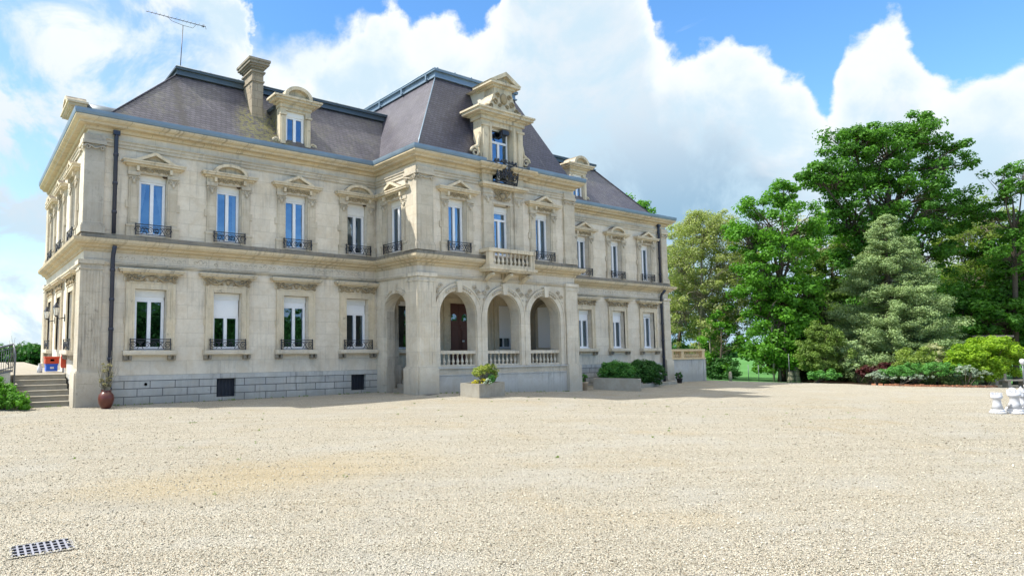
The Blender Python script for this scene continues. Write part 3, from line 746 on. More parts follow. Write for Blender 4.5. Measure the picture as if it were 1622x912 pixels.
def m_garland():
    b = MB()
    for s_ in (-1, 1):
        spiral(b, I, s_ * .86, 4.62, .09, s_, .10, .04); spiral(b, I, s_ * .84, 4.47, .07, -s_, .09, .03)
        spiral(b, I, s_ * .62, 4.60, .085, -s_, .08, .035); spiral(b, I, s_ * .40, 4.56, .08, s_, .08, .035)
        b.tube([(s_ * .78, -.09, 4.66), (s_ * .62, -.1, 4.50), (s_ * .42, -.1, 4.48), (s_ * .22, -.1, 4.62), (s_ * .1, -.1, 4.66)], [.02, .035, .045, .035, .02], 6)
        for k in range(4): b.blob((s_ * (.24 + k * .16), -.09, 4.50 + .05 * (k % 2)), .05, .04, .05, 6, 4)
    spiral(b, I, 0, 4.57, .11, 1, .09, .04); b.blob((0, -.1, 4.58), .09, .05, .11, 8, 5)
    return b
def m_sill():
    b = MB(); b.box(-.98, .98, -.26, .2, 1.80, 1.945); b.box(-.96, .96, -.20, 0, 1.76, 1.80); return b
def m_brackets(s0):
    b = MB()
    for s_ in (s0,):
        for k in (-.10, .10): b.box(s_ * .80 + k - .045, s_ * .80 + k + .045, -.16, 0, 1.62, 1.76)
        b.box(s_ * .80 - .15, s_ * .80 + .15, -.10, 0, 1.58, 1.62)
    return b
def ground_window(c, wl, rz, shut=3.80, curtain=None, lab=None, railing=True):
    loc = (c, wl, 0) if rz == 0 else (wl, c, 0)
    fr_ = frame_mb(.55, 1.98, shut).build('window', 'pvc', CH, loc, rz)
    link(pane_mb(.55, 1.98, shut).mesh('pane', 'glass'), 'pane', fr_)
    b = MB(); b.box(-.55, .55, .15, .26, max(shut + .002, 3.92), 4.17); b.build('shutter_box', 'shutter_white', fr_)
    if shut < 3.90:
        b = MB(); b.box(-.53, .53, .19, .22, shut + .002, 3.92); b.build('roller_shutter', 'slats', fr_)
    link(shared('surround#g', m_surround_gr, 'trim'), 'surround', fr_)
    link(shared('lintel_cornice', m_lintel, 'trim'), 'lintel_cornice', fr_)
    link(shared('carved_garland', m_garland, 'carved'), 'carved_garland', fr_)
    link(shared('sill', m_sill, 'pale_ashlar'), 'sill', fr_); [link(shared('sill_bracket#%d' % q, lambda: m_brackets(q), 'weathered'), 'sill_bracket', fr_) for q in (-1, 1)]
    if railing: link(shared('railing#g', m_rail(1.98, 2.36, .74, -.15), 'iron'), 'railing', fr_)
    if curtain: curtain_mb(.5, 2.0, shut - .02, curtain).build('curtain', 'curtain', fr_)
    if lab: fr_['label'] = lab
    return fr_
upper_window(LW[0], YW, 0, 'tri', 0, 'tied'); upper_window(LW[1], YW, 0, 'seg', 0, 'side'); upper_window(LW[2], YW, 0, 'tri')
upper_window(LW[3], YW, 0, 'seg', .26, None, 'window with its roller shutter a little lowered')
for c, k in zip(RW, ('seg', 'tri', 'seg', 'tri')): upper_window(c, YW, 0, k, 0, 'side')
for c, k in zip(SW, ('tri', 'tri', 'tri')): upper_window(c, XW, -PI / 2, k)
upper_window(PW[0], YP, 0, 'tri', 0, 'side'); upper_window(PW[2], YP, 0, 'tri', 0, 'side'); upper_window(W5, XPL, -PI / 2, 'tri')
wc = upper_window(PW[1], YP, 0, 'tri', 0, 'half', 'balcony window with a transom light', transom=7.80, plain_=True)
for c, s_ in zip(LW, (3.80, 3.26, 3.75, 3.53)): ground_window(c, YW, 0, s_, None, 'window with its roller shutter a quarter down' if s_ < 3.3 else None)
for c, s_ in zip(RW, (3.8, 3.62, 3.58, 3.9)): ground_window(c, YW, 0, s_, 'half', railing=False)
ground_window(SW[0], XW, -PI / 2); ground_window(SW[2], XW, -PI / 2)
# side door of the left end
b = MB(); b.box(-.55, .55, .2, .28, 1.06, 3.9); b.box(-.45, -.05, .18, .2, 1.2, 2.0); b.box(.05, .45, .18, .2, 1.2, 2.0)
sd = b.build('side_door', 'shutter_white', CH, (XW, SW[1], 0), -PI / 2)
link(shared('surround#g', m_surround_gr, 'trim'), 'surround', sd); link(shared('lintel_cornice', m_lintel, 'trim'), 'lintel_cornice', sd); link(shared('carved_garland', m_garland, 'carved'), 'carved_garland', sd)
b = MB(); b.box(-.45, -.04, .185, .199, 2.1, 3.75); b.box(.04, .45, .185, .199, 2.1, 3.75); b.build('pane', 'glass', sd)

# centre bay of the pavilion: pilasters, cartouche, ledge, balcony
b = MB()
for u0, u1 in ((19.62, 20.14), (21.58, 22.12)):
    b.box(u0, u1, YP - .14, YP + .0, 6.1, 9.22); b.box(u0 - .05, u1 + .05, YP - .19, YP, 6.1, 6.4); b.box(u0 - .04, u1 + .04, YP - .18, YP, 8.95, 9.06)
    for d, uu in ((-1, u0 + .1), (1, u1 - .1)): spiral(b, front(YP), uu, 8.72, .10, d, .17, .035)
    b.blob(((u0 + u1) / 2, YP - .16, 8.62), .10, .05, .13, 7, 5)
b.box(20.14, 20.32, YP - .06, YP, 6.15, 8.6); b.box(21.38, 21.58, YP - .06, YP, 6.15, 8.6); b.box(20.14, 21.58, YP - .08, YP, 8.52, 8.64)
b.build('centre_pilaster', 'ashlar', CH)
b = MB()
b.box(19.5, 22.25, YP - .26, YP, 9.22, 9.29); b.box(19.42, 22.33, YP - .36, YP, 9.29, 9.40)
b.build('ledge', 'trim', CH)
b = MB(); Pf = front(YP)
for a in np.linspace(0, 2 * PI, 15)[:-1]:
    b.blob((DC + .28 * math.cos(a), YP - .10, 8.93 + .20 * math.sin(a)), .06, .05, .05, 6, 4)
for d in (-1, 1):
    spiral(b, Pf, DC + d * .38, 9.06, .10, d, .10, .035); spiral(b, Pf, DC + d * .40, 8.80, .09, d, .10, .03); spiral(b, Pf, DC + d * .22, 8.76, .07, -d, .11, .03)
b.blob((DC, YP - .08, 8.93), .17, .07, .15, 10, 6)
b.build('carved_cartouche', 'carved', CH)
def baluster_mesh(h):
    pr = [(.055, 0), (.055, .05), (.035, .07), (.045, .10), (.068, .20), (.070, .26), (.05, .36), (.030, .50), (.028, .62), (.045, .66), (.030, .70), (.055, .74), (.055, .80)]
    b = MB(); b.lathe([(r, z * h / .8) for r, z in pr], 0, 0, 10); return b
cache['bal'] = baluster_mesh(.46).mesh('baluster', 'pale_ashlar')
cache['bal2'] = baluster_mesh(.52).mesh('baluster', 'pale_ashlar')
YBAL = YP - .62
b = MB()
b.box(19.40, 22.30, YBAL - .03, YP, 5.36, 5.44); b.box(19.34, 22.36, YBAL - .09, YP, 5.44, 5.56); b.box(19.42, 22.28, YBAL, YP, 5.56, 5.68)
for u in (19.55, 22.15): b.box(u - .13, u + .13, YBAL, YBAL + .2, 5.68, 6.24)
b.box(19.38, 22.32, YBAL - .05, YBAL + .24, 6.22, 6.38)
for u in (19.42, 22.12): b.box(u, u + .16, YBAL + .24, YP, 6.22, 6.38); b.box(u, u + .16, YBAL + .24, YP, 5.68, 5.76)
bal = b.build('balcony', 'trim', CH)
for k in range(9):
    link(cache['bal2'], 'baluster', bal, None).location = (19.82 + k * 2.06 / 8, YBAL + .10, 5.69)
b = MB()
for u in (19.72, 20.86, 22.0):
    b = MB(); b.prism_y([(u - .11, 4.95), (u + .11, 4.95), (u + .11, 5.36), (u - .11, 5.36)], YP - .12, YP)
    b.tube([(u, YP - .10, 4.98), (u, YP - .16, 5.08), (u, YP - .34, 5.20), (u, YBAL + .10, 5.28)], [.06, .10, .11, .09], 8)
    b.blob((u, YBAL + .12, 5.25), .11, .11, .10, 8, 5); b.build('balcony_bracket', 'trim', CH)

# ---- arcade of the porch
def arch_wall(mb, P, u0, u1, z0, z1, c, r, zs, zb, t, n=18):
    A = [(c - r * math.cos(a), zs + r * math.sin(a)) for a in np.linspace(0, PI, n + 1)]
    mb.quad(P(u0, 0, z0), P(c - r, 0, z0), P(c - r, 0, zs), P(u0, 0, zs)); mb.quad(P(c + r, 0, z0), P(u1, 0, z0), P(u1, 0, zs), P(c + r, 0, zs))
    mb.quad(P(u0, 0, zs), P(c - r, 0, zs), P(c - r, 0, z1), P(u0, 0, z1)); mb.quad(P(c + r, 0, zs), P(u1, 0, zs), P(u1, 0, z1), P(c + r, 0, z1))
    mb.quad(P(u0, t, z0), P(u0, t, z1), P(c - r, t, z1), P(c - r, t, z0)); mb.quad(P(c + r, t, z0), P(c + r, t, z1), P(u1, t, z1), P(u1, t, z0))
    if zb > z0: mb.quad(P(c - r, 0, z0), P(c + r, 0, z0), P(c + r, 0, zb), P(c - r, 0, zb)); mb.quad(P(c - r, 0, zb), P(c + r, 0, zb), P(c + r, t, zb), P(c - r, t, zb))
    mb.quad(P(c - r, 0, zb), P(c - r, 0, zs), P(c - r, t, zs), P(c - r, t, zb)); mb.quad(P(c + r, 0, zs), P(c + r, 0, zb), P(c + r, t, zb), P(c + r, t, zs))
    for (a, b_), (c_, d) in zip(A, A[1:]):
        mb.quad(P(a, 0, b_), P(c_, 0, d), P(c_, 0, z1), P(a, 0, z1)); mb.quad(P(a, t, b_), P(a, t, z1), P(c_, t, z1), P(c_, t, d))
        mb.quad(P(a, 0, b_), P(a, t, b_), P(c_, t, d), P(c_, 0, d))
def arch_mould(mb, P, c, r, w_, out, zs, zb, n=18):
    for a, b_ in zip(np.linspace(0, PI, n + 1), np.linspace(0, PI, n + 1)[1:]):
        q = [(c - r * math.cos(a), zs + r * math.sin(a)), (c - r * math.cos(b_), zs + r * math.sin(b_)), (c - (r + w_) * math.cos(b_), zs + (r + w_) * math.sin(b_)), (c - (r + w_) * math.cos(a), zs + (r + w_) * math.sin(a))]
        vs = [P(u, -out, z) for u, z in q] + [P(u, 0, z) for u, z in q]
        mb.add(vs, [(0, 3, 2, 1), (4, 5, 6, 7), (0, 1, 5, 4), (1, 2, 6, 5), (2, 3, 7, 6), (3, 0, 4, 7)])
    for s_ in (-1, 1): pbox(mb, P, min(c + s_ * r, c + s_ * (r + w_)), max(c + s_ * r, c + s_ * (r + w_)), out, zb, zs)
AC = [(18.12, 1.03), (20.84, 1.03), (23.56, 1.03)]; ZS = 3.42
b = MB(); edges = [16.5, 19.48, 22.20, 25.3]
for (c, r), a, d in zip(AC, edges, edges[1:]): arch_wall(b, F2, a, d, .0, 5.0, c, r, ZS, 1.2, .55)
arch_wall(b, S2, -YW, -YP + .0, -.3, 5.0, -21.59, .81, 3.56, -.3, .5)
b.quad((XPL, YP, -.3), (16.5, YP, -.3), (16.5, YP, 5.0), (XPL, YP, 5.0)); b.quad((25.3, YP, -.3), (XPR, YP, -.3), (XPR, YP, 5.0), (25.3, YP, 5.0))
b.quad((XPL, YP + .5, 5.0), (XPR, YP + .5, 5.0), (XPR, YW, 5.0), (XPL, YW, 5.0)) if False else None
b.build('arcade_wall', 'pale_ashlar', CH)
b = MB(); b.box(XPL + .3, XPR - .1, YP + .5, YW, 4.82, 4.98); b.build('porch_ceiling', 'trim', CH)
for (c, r) in AC:
    b = MB(); arch_mould(b, F2, c, r + .03, .24, .07, ZS, 1.2); arch_mould(b, F2, c, r + .27, .06, .10, ZS, 1.2)
    b.prism_y([(c - .11, ZS + r - .06), (c + .11, ZS + r - .06), (c + .16, ZS + r + .42), (c - .16, ZS + r + .42)], YP - .17, YP)
    am = b.build('arch_moulding', 'pale_ashlar', CH)
    b = MB()
    for s_ in (-1, 1):
        for k, a in enumerate(np.linspace(.16, .62, 5)):
            rr_ = r + .16; u = c + s_ * rr_ * math.sin(a); z = ZS + rr_ * math.cos(a)
            b.blob((u, YP - .10, z), .065, .05, .06, 6, 4)
        # spandrel leaf carving
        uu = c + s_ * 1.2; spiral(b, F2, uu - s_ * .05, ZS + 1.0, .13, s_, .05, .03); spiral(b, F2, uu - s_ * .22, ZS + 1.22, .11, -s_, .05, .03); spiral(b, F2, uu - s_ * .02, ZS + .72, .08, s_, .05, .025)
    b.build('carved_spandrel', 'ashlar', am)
b = MB(); arch_mould(b, S2, -21.59, .83, .22, .06, 3.56, .4)
pbox(b, S2, -21.59 - .1, -21.59 + .1, .15, 3.56 + .78, 3.56 + 1.2)
for s_ in (-1, 1):
    for a in np.linspace(.16, .7, 5):
        u = -21.59 + s_ * .95 * math.sin(a); z = 3.56 + .95 * math.cos(a); p = S2(u, -.09, z); b.blob(p, .05, .06, .055, 6, 4)
b.build('side_arch_moulding', 'pale_ashlar', CH)
# base of the arcade
b = MB(); b.box(16.86, 25.0, YP - .06, YP, -.3, .86); b.box(16.86, 25.0, YP - .10, YP, 1.14, 1.22)
b.box(16.86, 25.0, YP - .08, YP - .0, .86, .90)
b.build('arcade_base', 'grey_stone', CH)
b = MB(); b.box(16.86, 25.0, YP - .05, YP - .0, .90, 1.14)
b.build('arcade_band', 'ashlar', CH)
for c, r in AC:
    b = MB(); b.box(c - r, c + r, YP + .05, YP + .33, 1.2, 1.30); b.box(c - r, c + r, YP + .03, YP + .37, 1.76, 1.90)
    bo = b.build('balustrade', 'pale_ashlar', CH)
    for k in range(8): link(cache['bal'], 'baluster', bo).location = (c - r + .14 + k * (2 * r - .28) / 7, YP + .20, 1.30)
# porch floor, inner wall and steps
b = MB(); b.box(17.6, XPR - .2, YP + .5, YW, -.3, 1.19); b.build('porch_floor', 'step_stone', CH)
b = MB()
PBW = [17.55, 24.18, 27.1]
wall_grid(b, front(YW), XPL + .02, XPR - .02, 0, 4.85, [(17.05, 18.05, 1.95, 4.18), (20.33, 21.73, 1.19, 4.2), (23.62, 24.74, 1.95, 4.2)], .3)
b.build('porch_wall', 'trim', CH)
b = MB()
for k in range(6): b.box(XPL + .32 + k * .27, XPL + .32 + 2.0, 20.85, 22.35, .05 + k * .19 - (.4 if k == 0 else 0), .05 + (k + 1) * .19)
b.build('porch_steps', 'step_stone', CH)
b = MB(); b.box(16.05, 16.98, 22.62, YW, -.2, 1.25); b.box(16.12, 16.92, 22.72, YW, 1.25, 4.0); b.box(16.05, 16.98, 22.66, YW, 4.0, 4.2)
b.box(16.0, 16.45, 22.36, 22.62, -.2, 1.20); b.box(16.04, 16.42, 22.38, 22.60, 1.20, 3.62); b.box(16.10, 16.36, 22.365, 22.40, 1.5, 3.2)
b.build('porch_pier', 'stained_pilaster', CH)
# porch window by the steps, front door, two shuttered porch windows
b = MB(); b.box(-.5, .5, .18, .26, 3.98, 4.18); b.box(-.5, .5, .2, .26, 1.96, 2.04); b.box(-.5, -.44, .2, .26, 2.04, 3.98); b.box(.44, .5, .2, .26, 2.04, 3.98)
pw_ = b.build('window', 'pvc', CH, (17.55, YW, 0)); pane_mb(.5, 1.98, 4.0).build('pane', 'glass', pw_)
link(shared('surround#g', m_surround_gr, 'trim'), 'surround', pw_); link(shared('sill', m_sill, 'pale_ashlar'), 'sill', pw_)
b = MB(); b.box(-.7, -.01, .12, .18, 1.2, 4.19); b.box(.01, .7, .12, .18, 1.2, 4.19)
for s_ in (-1, 1):
    for z0, z1 in ((1.35, 1.75), (1.85, 2.95)):
        b.box(min(s_ * .13, s_ * .58), max(s_ * .13, s_ * .58), .09, .12, z0, z1); b.box(min(s_ * .19, s_ * .52), max(s_ * .19, s_ * .52), .075, .09, z0 + .06, z1 - .06)
    b.box(min(s_ * .08, s_ * .62), max(s_ * .08, s_ * .62), .085, .12, 3.05, 3.12)
dr = b.build('front_door', 'mahogany', CH, (21.03, YW, 0)); dr['label'] = 'dark red panelled double door with two small lights'
for s_ in (-1, 1):
    c = s_ * .34; b = MB()
    b.prism_y([(c - .17, 3.34), (c + .17, 3.34)] + [(c + .17 * math.cos(a), 3.46 + .22 * math.sin(a)) for a in np.linspace(0, PI, 8)], .10, .119); b.build('door_light', 'glass', dr)
b = MB(); b.box(.16, .30, .06, .075, 2.30, 2.38); b.build('letter_plate', 'white_plastic', dr)
link(shared('surround#g', m_surround_gr, 'trim'), 'surround', dr).scale = (1.24, 1, 1)
for c, zz in ((24.18, 2.50),):
    b = MB(); b.box(-.54, .54, .2, .28, 1.97, 2.05); b.box(-.54, -.47, .2, .28, 2.05, 4.0); b.box(.47, .54, .2, .28, 2.05, 4.0); b.box(-.04, .04, .2, .27, 2.05, 4.0)
    q = b.build('window', 'pvc', CH, (c, YW, 0)); pane_mb(.54, 1.98, 4.0).build('pane', 'glass', q)
    b = MB(); b.box(-.53, .53, .15, .18, zz, 4.18); b.build('roller_shutter', 'slats', q); q['label'] = 'porch window almost closed by its white roller shutter'
    link(shared('surround#g', m_surround_gr, 'trim'), 'surround', q); link(shared('sill', m_sill, 'pale_ashlar'), 'sill', q); curtain_mb(.5, 2.0, 2.6, 'half').build('curtain', 'curtain', q)
# arch in the right end of the porch with a window seen through it
b = MB(); arch_mould(b, side(XPR - .67), -21.4, .62, .20, .08, 3.6, 1.2)
b.build('inner_arch', 'weathered', CH)
b = MB(); b.box(XPR - .70, XPR - .67, 20.98, 21.82, 2.0, 4.05); q = b.build('porch_end_shutter', 'slats', CH); q['label'] = 'closed white roller shutter at the end of the porch'
b = MB(); b.box(XPR - .66, XPR - .1, YP + .5, YW - .02, 1.19, 4.83); b.build('porch_end_wall', 'ashlar', CH)

# faded carved band above the ground floor
b = MB(); Pw = front(YW)
rg = random.Random(4)
for u in np.arange(4.8, 15.4, .21):
    if rg.random() < .8: spiral(b, Pw, u, 5.28 + rg.uniform(-.04, .04), rg.uniform(.06, .13), rg.choice((-1, 1)), -.006, .02, rg.uniform(.7, 1.3), 9)
for u in np.arange(26.6, 37.6, .22):
    if rg.random() < .8: spiral(b, Pw, u, 5.28 + rg.uniform(-.04, .04), rg.uniform(.06, .12), rg.choice((-1, 1)), -.006, .02, 1.0, 8)
b.build('carved_band', 'ashlar', CH)

# ---- roofs
def hip_roof(x0, x1, y0, y1, z0, X0, X1, Y0, Y1, z1, mid=None):
    b = MB(); rings = [((x0, y0), (x1, y0), (x1, y1), (x0, y1), z0)]
    if mid: rings.append(mid)
    rings.append(((X0, Y0), (X1, Y0), (X1, Y1), (X0, Y1), z1))
    for A, B in zip(rings, rings[1:]):
        for i in range(4):
            j = (i + 1) % 4
            b.quad((*A[i], A[4]), (*A[j], A[4]), (*B[j], B[4]), (*B[i], B[4]))
    return b
b = hip_roof(4.15, 36.9, 22.78, 34.9, 10.36, 7.15, 34.0, 24.75, 32.9, 13.28)
roof = b.build('wing_roof', 'slate', CH)
b = MB(); b.box(3.15, 39.3, 22.70, 35.0, 10.26, 10.34); b.build('zinc_flat', 'zinc_dark', roof)
b = MB()
b.box(7.05, 34.1, 24.62, 33.0, 13.26, 13.30); b.box(7.12, 34.03, 24.69, 32.95, 13.30, 13.50); b.box(7.03, 34.12, 24.60, 33.02, 13.50, 13.58)
for x in np.arange(7.3, 34, 1.25): b.blob((float(x), 24.66, 13.61), .06, .06, .06, 6, 4)
b.tube([(7.05, 24.62, 13.59), (34.1, 24.62, 13.59)], .045, 6)
b.build('ridge_flashing', 'zinc_dark', roof)
b = MB()
for a, c in (((4.15, 22.78, 10.38), (7.12, 24.72, 13.28)), ((36.9, 22.78, 10.38), (34.03, 24.72, 13.28))): b.tube([a, c], .035, 5)
b.build('hip_flashing', 'slate_dark', roof)
# chimney
def chimney(x0, x1, y0, y1, zb, zt):
    sh_ = MB(); sh_.box(x0, x1, y0, y1, zb, zt - .62)
    sh_.box(x0 - .04, x1 + .04, y0 - .04, y1 + .04, zt - .95, zt - .88); sh_.build('chimney', 'chimney_stone', roof)
    b = MB()
    for k, (o, a, c) in enumerate(((.02, .62, .55), (.07, .55, .48), (.0, .48, .38), (.06, .38, .30), (.13, .30, .22), (.20, .22, .10), (.24, .10, .0))):
        b.box(x0 - o, x1 + o, y0 - o, y1 + o, zt - a, zt - c)
    for yy in np.linspace(y0 + .2, y1 - .2, 3): b.lathe([(.09, 0), (.075, .12)], (x0 + x1) / 2, float(yy), 8, zt)
    return b
chimney(10.06, 10.58, 23.75, 24.72, 11.2, 14.28).build('chimney_cap', 'weathered', roof)

# pavilion roof
RR = [((15.95, 20.0), (25.70, 20.0), (25.70, 30.2), (15.95, 30.2), 10.36), ((16.25, 20.22), (25.36, 20.22), (25.36, 30.0), (16.25, 30.0), 10.98), ((18.25, 21.52), (23.42, 21.52), (23.42, 27.6), (18.25, 27.6), 14.52)]
b = MB()
for A, B in zip(RR, RR[1:]):
    for i in (1, 2, 3):
        j = (i + 1) % 4; b.quad((*A[i], A[4]), (*A[j], A[4]), (*B[j], B[4]), (*B[i], B[4]))
def rowf(z):
    A, B = (RR[0], RR[1]) if z <= 10.98 else (RR[1], RR[2]); f = (z - A[4]) / (B[4] - A[4])
    return A[0][0] + (B[0][0] - A[0][0]) * f, A[1][0] + (B[1][0] - A[1][0]) * f, A[0][1] + (B[0][1] - A[0][1]) * f
for za, zb2 in ((10.36, 10.98), (10.98, 12.5)):
    (l0, r0, y0_), (l1, r1, y1_) = rowf(za), rowf(zb2)
    b.quad((l0, y0_, za), (DC - 1.24, y0_, za), (DC - 1.24, y1_, zb2), (l1, y1_, zb2)); b.quad((DC + 1.24, y0_, za), (r0, y0_, za), (r1, y1_, zb2), (DC + 1.24, y1_, zb2))
(l0, r0, y0_), (l1, r1, y1_) = rowf(12.5), rowf(14.52); b.quad((l0, y0_, 12.5), (r0, y0_, 12.5), (r1, y1_, 14.52), (l1, y1_, 14.52))
proof = b.build('pavilion_roof', 'slate_dark', CH)
b = MB(); b.box(XPL - .4, 20.1, YP - .38, YP + .3, 10.27, 10.35); b.box(21.62, XPR + .38, YP - .38, YP + .3, 10.27, 10.35); b.box(XPL - .4, DC - .95, YP + .3, 30.5, 10.27, 10.35); b.box(DC + .95, XPR + .38, YP + .3, 30.5, 10.27, 10.35); b.build('zinc_flat', 'zinc_dark', proof)
b = MB()
b.box(18.14, 23.54, 21.42, 27.7, 14.50, 14.56); b.box(18.2, 23.47, 21.48, 27.65, 14.56, 14.80); b.box(18.1, 23.57, 21.38, 27.72, 14.80, 14.88)
for x in np.arange(18.3, 23.5, 1.05): b.blob((float(x), 21.42, 14.92), .06, .06, .07, 6, 4)
for y in np.arange(21.6, 27.5, 1.05): b.blob((18.14, float(y), 14.92), .06, .06, .07, 6, 4)
b.tube([(18.12, 27.7, 14.89), (18.12, 21.4, 14.89), (23.56, 21.4, 14.89)], .045, 6)
for y in np.arange(22.0, 27.5, 1.9): b.box(18.06, 18.12, float(y) - .04, float(y) + .04, 14.50, 14.80)
b.build('ridge_flashing', 'zinc', proof)
b = MB(); b.tube([(15.95, 20.0, 10.38), (16.25, 20.22, 10.98), (18.22, 21.49, 14.52)], .03, 5)
b.build('hip_flashing', 'zinc', proof)

# ---- small dormers on the wings (local: x across, y into the roof)
def small_dormer(loc, rz, parent, curtain=False, reach=2.0):
    b = MB(); y0 = 0.0
    for s_ in (-1, 1):
        b.box(min(s_ * .46, s_ * .72), max(s_ * .46, s_ * .72), y0, y0 + .35, 10.3, 12.12)
        b.box(min(s_ * .50, s_ * .68), max(s_ * .50, s_ * .68), y0 - .05, y0, 10.55, 11.75)
        b.box(min(s_ * .44, s_ * .76), max(s_ * .44, s_ * .76), y0 - .08, y0, 11.78, 11.86)
        spiral(b, I, s_ * .86, 10.62, .17, s_, -.08, .06, 1.3); b.box(min(s_ * .72, s_ * .95), max(s_ * .72, s_ * .95), .02, .25, 10.3, 10.42)
    b.box(-.46, .46, y0, y0 + .35, 12.0, 12.12); b.box(-.76, .76, y0 - .06, y0 + .36, 12.12, 12.28)
    b.box(-.86, .86, y0 - .15, y0 + .4, 12.28, 12.36); b.box(-1.05, 1.05, y0 - .28, y0 + .45, 12.36, 12.45); b.box(-1.14, 1.14, y0 - .34, y0 + .5, 12.45, 12.53)
    out_ = [(-.66 * math.cos(a), 12.53 + .48 * math.sin(a)) for a in np.linspace(0, PI, 17)]; inn = [(-.50 * math.cos(a), 12.53 + .34 * math.sin(a)) for a in np.linspace(0, PI, 17)]
    b.strip_y(inn, out_, y0 - .32, y0 + .5); b.prism_y([(-.5, 12.52), (.5, 12.52)] + list(reversed(inn))[1:-1], y0 - .14, y0 + .3)
    b.box(-.46, .46, y0 - .05, y0 + .3, 10.3, 10.42)
    dm = b.build('dormer', 'trim', parent, loc, rz)
    fr_ = frame_mb(.44, 10.42, 11.78, y=.12); fr_.build('window_frame', 'pvc', dm); pane_mb(.44, 10.42, 11.78, y=.16).build('pane', 'glass', dm)
    b = MB(); b.box(-.44, .44, .09, .18, 11.78, 12.0); b.build('shutter_box', 'shutter_white', dm)
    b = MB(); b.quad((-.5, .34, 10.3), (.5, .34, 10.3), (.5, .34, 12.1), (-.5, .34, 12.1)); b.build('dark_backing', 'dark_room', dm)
    for s_ in (-1, 1):
        b = MB(); b.prism_y([(s_ * .70 - .03, 10.4), (s_ * .70 + .03, 10.4), (s_ * .70 + .03, 12.15), (s_ * .70 - .03, 12.15)], .35, reach); b.build('cheek', 'slate', dm)
    b = MB(); b.box(-.82, .82, .5, reach, 12.15, 12.30); b.tube([(0, .5, 12.33), (0, reach, 12.33)], .55, 14); b.build('dormer_roof', 'zinc_dark', dm)
    return dm
small_dormer((11.72, 22.92, 0), 0, CH); small_dormer((30.05, 22.92, 0), 0, CH)
small_dormer((3.72, 28.9, 0), -PI / 2, CH, reach=3.0)

# ---- tall central dormer
b = MB(); Y0 = YP - .16
for s_ in (-1, 1):
    def bx(a, c, o, z0, z1, d=.5): b.box(DC + min(s_ * a, s_ * c), DC + max(s_ * a, s_ * c), Y0 - o, Y0 + d, z0, z1)
    bx(.68, 1.32, 0, 9.42, 12.32); bx(.96, 1.26, .07, 10.42, 12.05, 0); bx(.70, .82, .04, 9.9, 12.2, 0); bx(.90, 1.36, .10, 12.0, 12.1, 0); bx(.66, 1.40, .06, 10.24, 10.40, .6)
    spiral(b, lambda u, d, z: (u, Y0 + .1, z), DC + s_ * 1.62, 10.75, .26, s_, 0, .07, 1.4, 16)
    b.prism_y([(DC + s_ * 1.32 - .02, 10.3), (DC + s_ * 1.32 + .02, 10.3), (DC + s_ * 1.32 + .02, 11.6), (DC + s_ * 1.32 - .02, 11.6)], Y0 + .0, Y0 + .5)
    b.tube([(DC + s_ * 1.34, Y0 + .1, 11.7), (DC + s_ * 1.42, Y0 + .1, 11.3), (DC + s_ * 1.46, Y0 + .1, 11.05), (DC + s_ * 1.62, Y0 + .1, 11.0)], [.05, .08, .09, .07], 6)
    b.box(DC + min(s_ * 1.3, s_ * 1.95), DC + max(s_ * 1.3, s_ * 1.95), Y0 + .02, Y0 + .5, 10.26, 10.48)
b.box(DC - .68, DC + .68, Y0 + .02, Y0 + .5, 12.1, 12.32)
b.box(DC - 1.40, DC + 1.40, Y0 - .08, Y0 + .6, 12.32, 12.50); b.box(DC - 1.52, DC + 1.52, Y0 - .18, Y0 + .7, 12.50, 12.58); b.box(DC - 1.75, DC + 1.75, Y0 - .32, Y0 + .8, 12.58, 12.70); b.box(DC - 1.82, DC + 1.82, Y0 - .38, Y0 + .85, 12.70, 12.78)
# scrolled attic with pediment
L_ = [(-1.12, 12.78), (-1.10, 12.98), (-.92, 13.05), (-.76, 13.25), (-.66, 13.50), (-.58, 13.72), (-.56, 13.92)]
b.prism_y([(DC + x, z) for x, z in L_][::1] and [(DC - x, z) for x, z in []] + [(DC + x, z) for x, z in L_] [:0] + [(DC + L_[0][0], L_[0][1]), (DC - L_[0][0], L_[0][1])] + [(DC - x, z) for x, z in L_[1:]] + [(DC + x, z) for x, z in reversed(L_[1:])], Y0 - .10, Y0 + .5)
b.box(DC - .72, DC + .72, Y0 - .18, Y0 + .9, 13.92, 14.02); b.box(DC - .94, DC + .94, Y0 - .30, Y0 + .9, 14.02, 14.14)
b.strip_y([(DC - .62, 14.14), (DC, 14.46), (DC + .62, 14.14)], [(DC - .98, 14.14), (DC, 14.66), (DC + .98, 14.14)], Y0 - .32, Y0 + .9)
b.prism_y([(DC - .62, 14.13), (DC + .62, 14.13), (DC, 14.46)], Y0 - .16, Y0 + .5)
cdm = b.build('central_dormer', 'trim', CH)
b = MB(); Pd = front(Y0)
b.blob((DC, Y0 - .14, 13.42), .22, .08, .26, 10, 6)
for s_ in (-1, 1):
    spiral(b, Pd, DC + s_ * .36, 13.55, .13, s_, .13, .04); spiral(b, Pd, DC + s_ * .52, 13.22, .16, s_, .13, .04); spiral(b, Pd, DC + s_ * .80, 12.98, .12, s_, .13, .04); spiral(b, Pd, DC + s_ * .24, 13.08, .10, -s_, .13, .035)
    b.blob((DC + s_ * 1.02, Y0 - .08, 12.92), .14, .10, .12, 8, 5)
b.build('carved_crest', 'carved', cdm)
b = MB(); b.box(DC - .60, DC + .60, Y0 + .28, Y0 + .36, 9.5, 9.6); b.box(DC - .6, DC - .53, Y0 + .28, Y0 + .36, 9.6, 12.1); b.box(DC + .53, DC + .6, Y0 + .28, Y0 + .36, 9.6, 12.1)
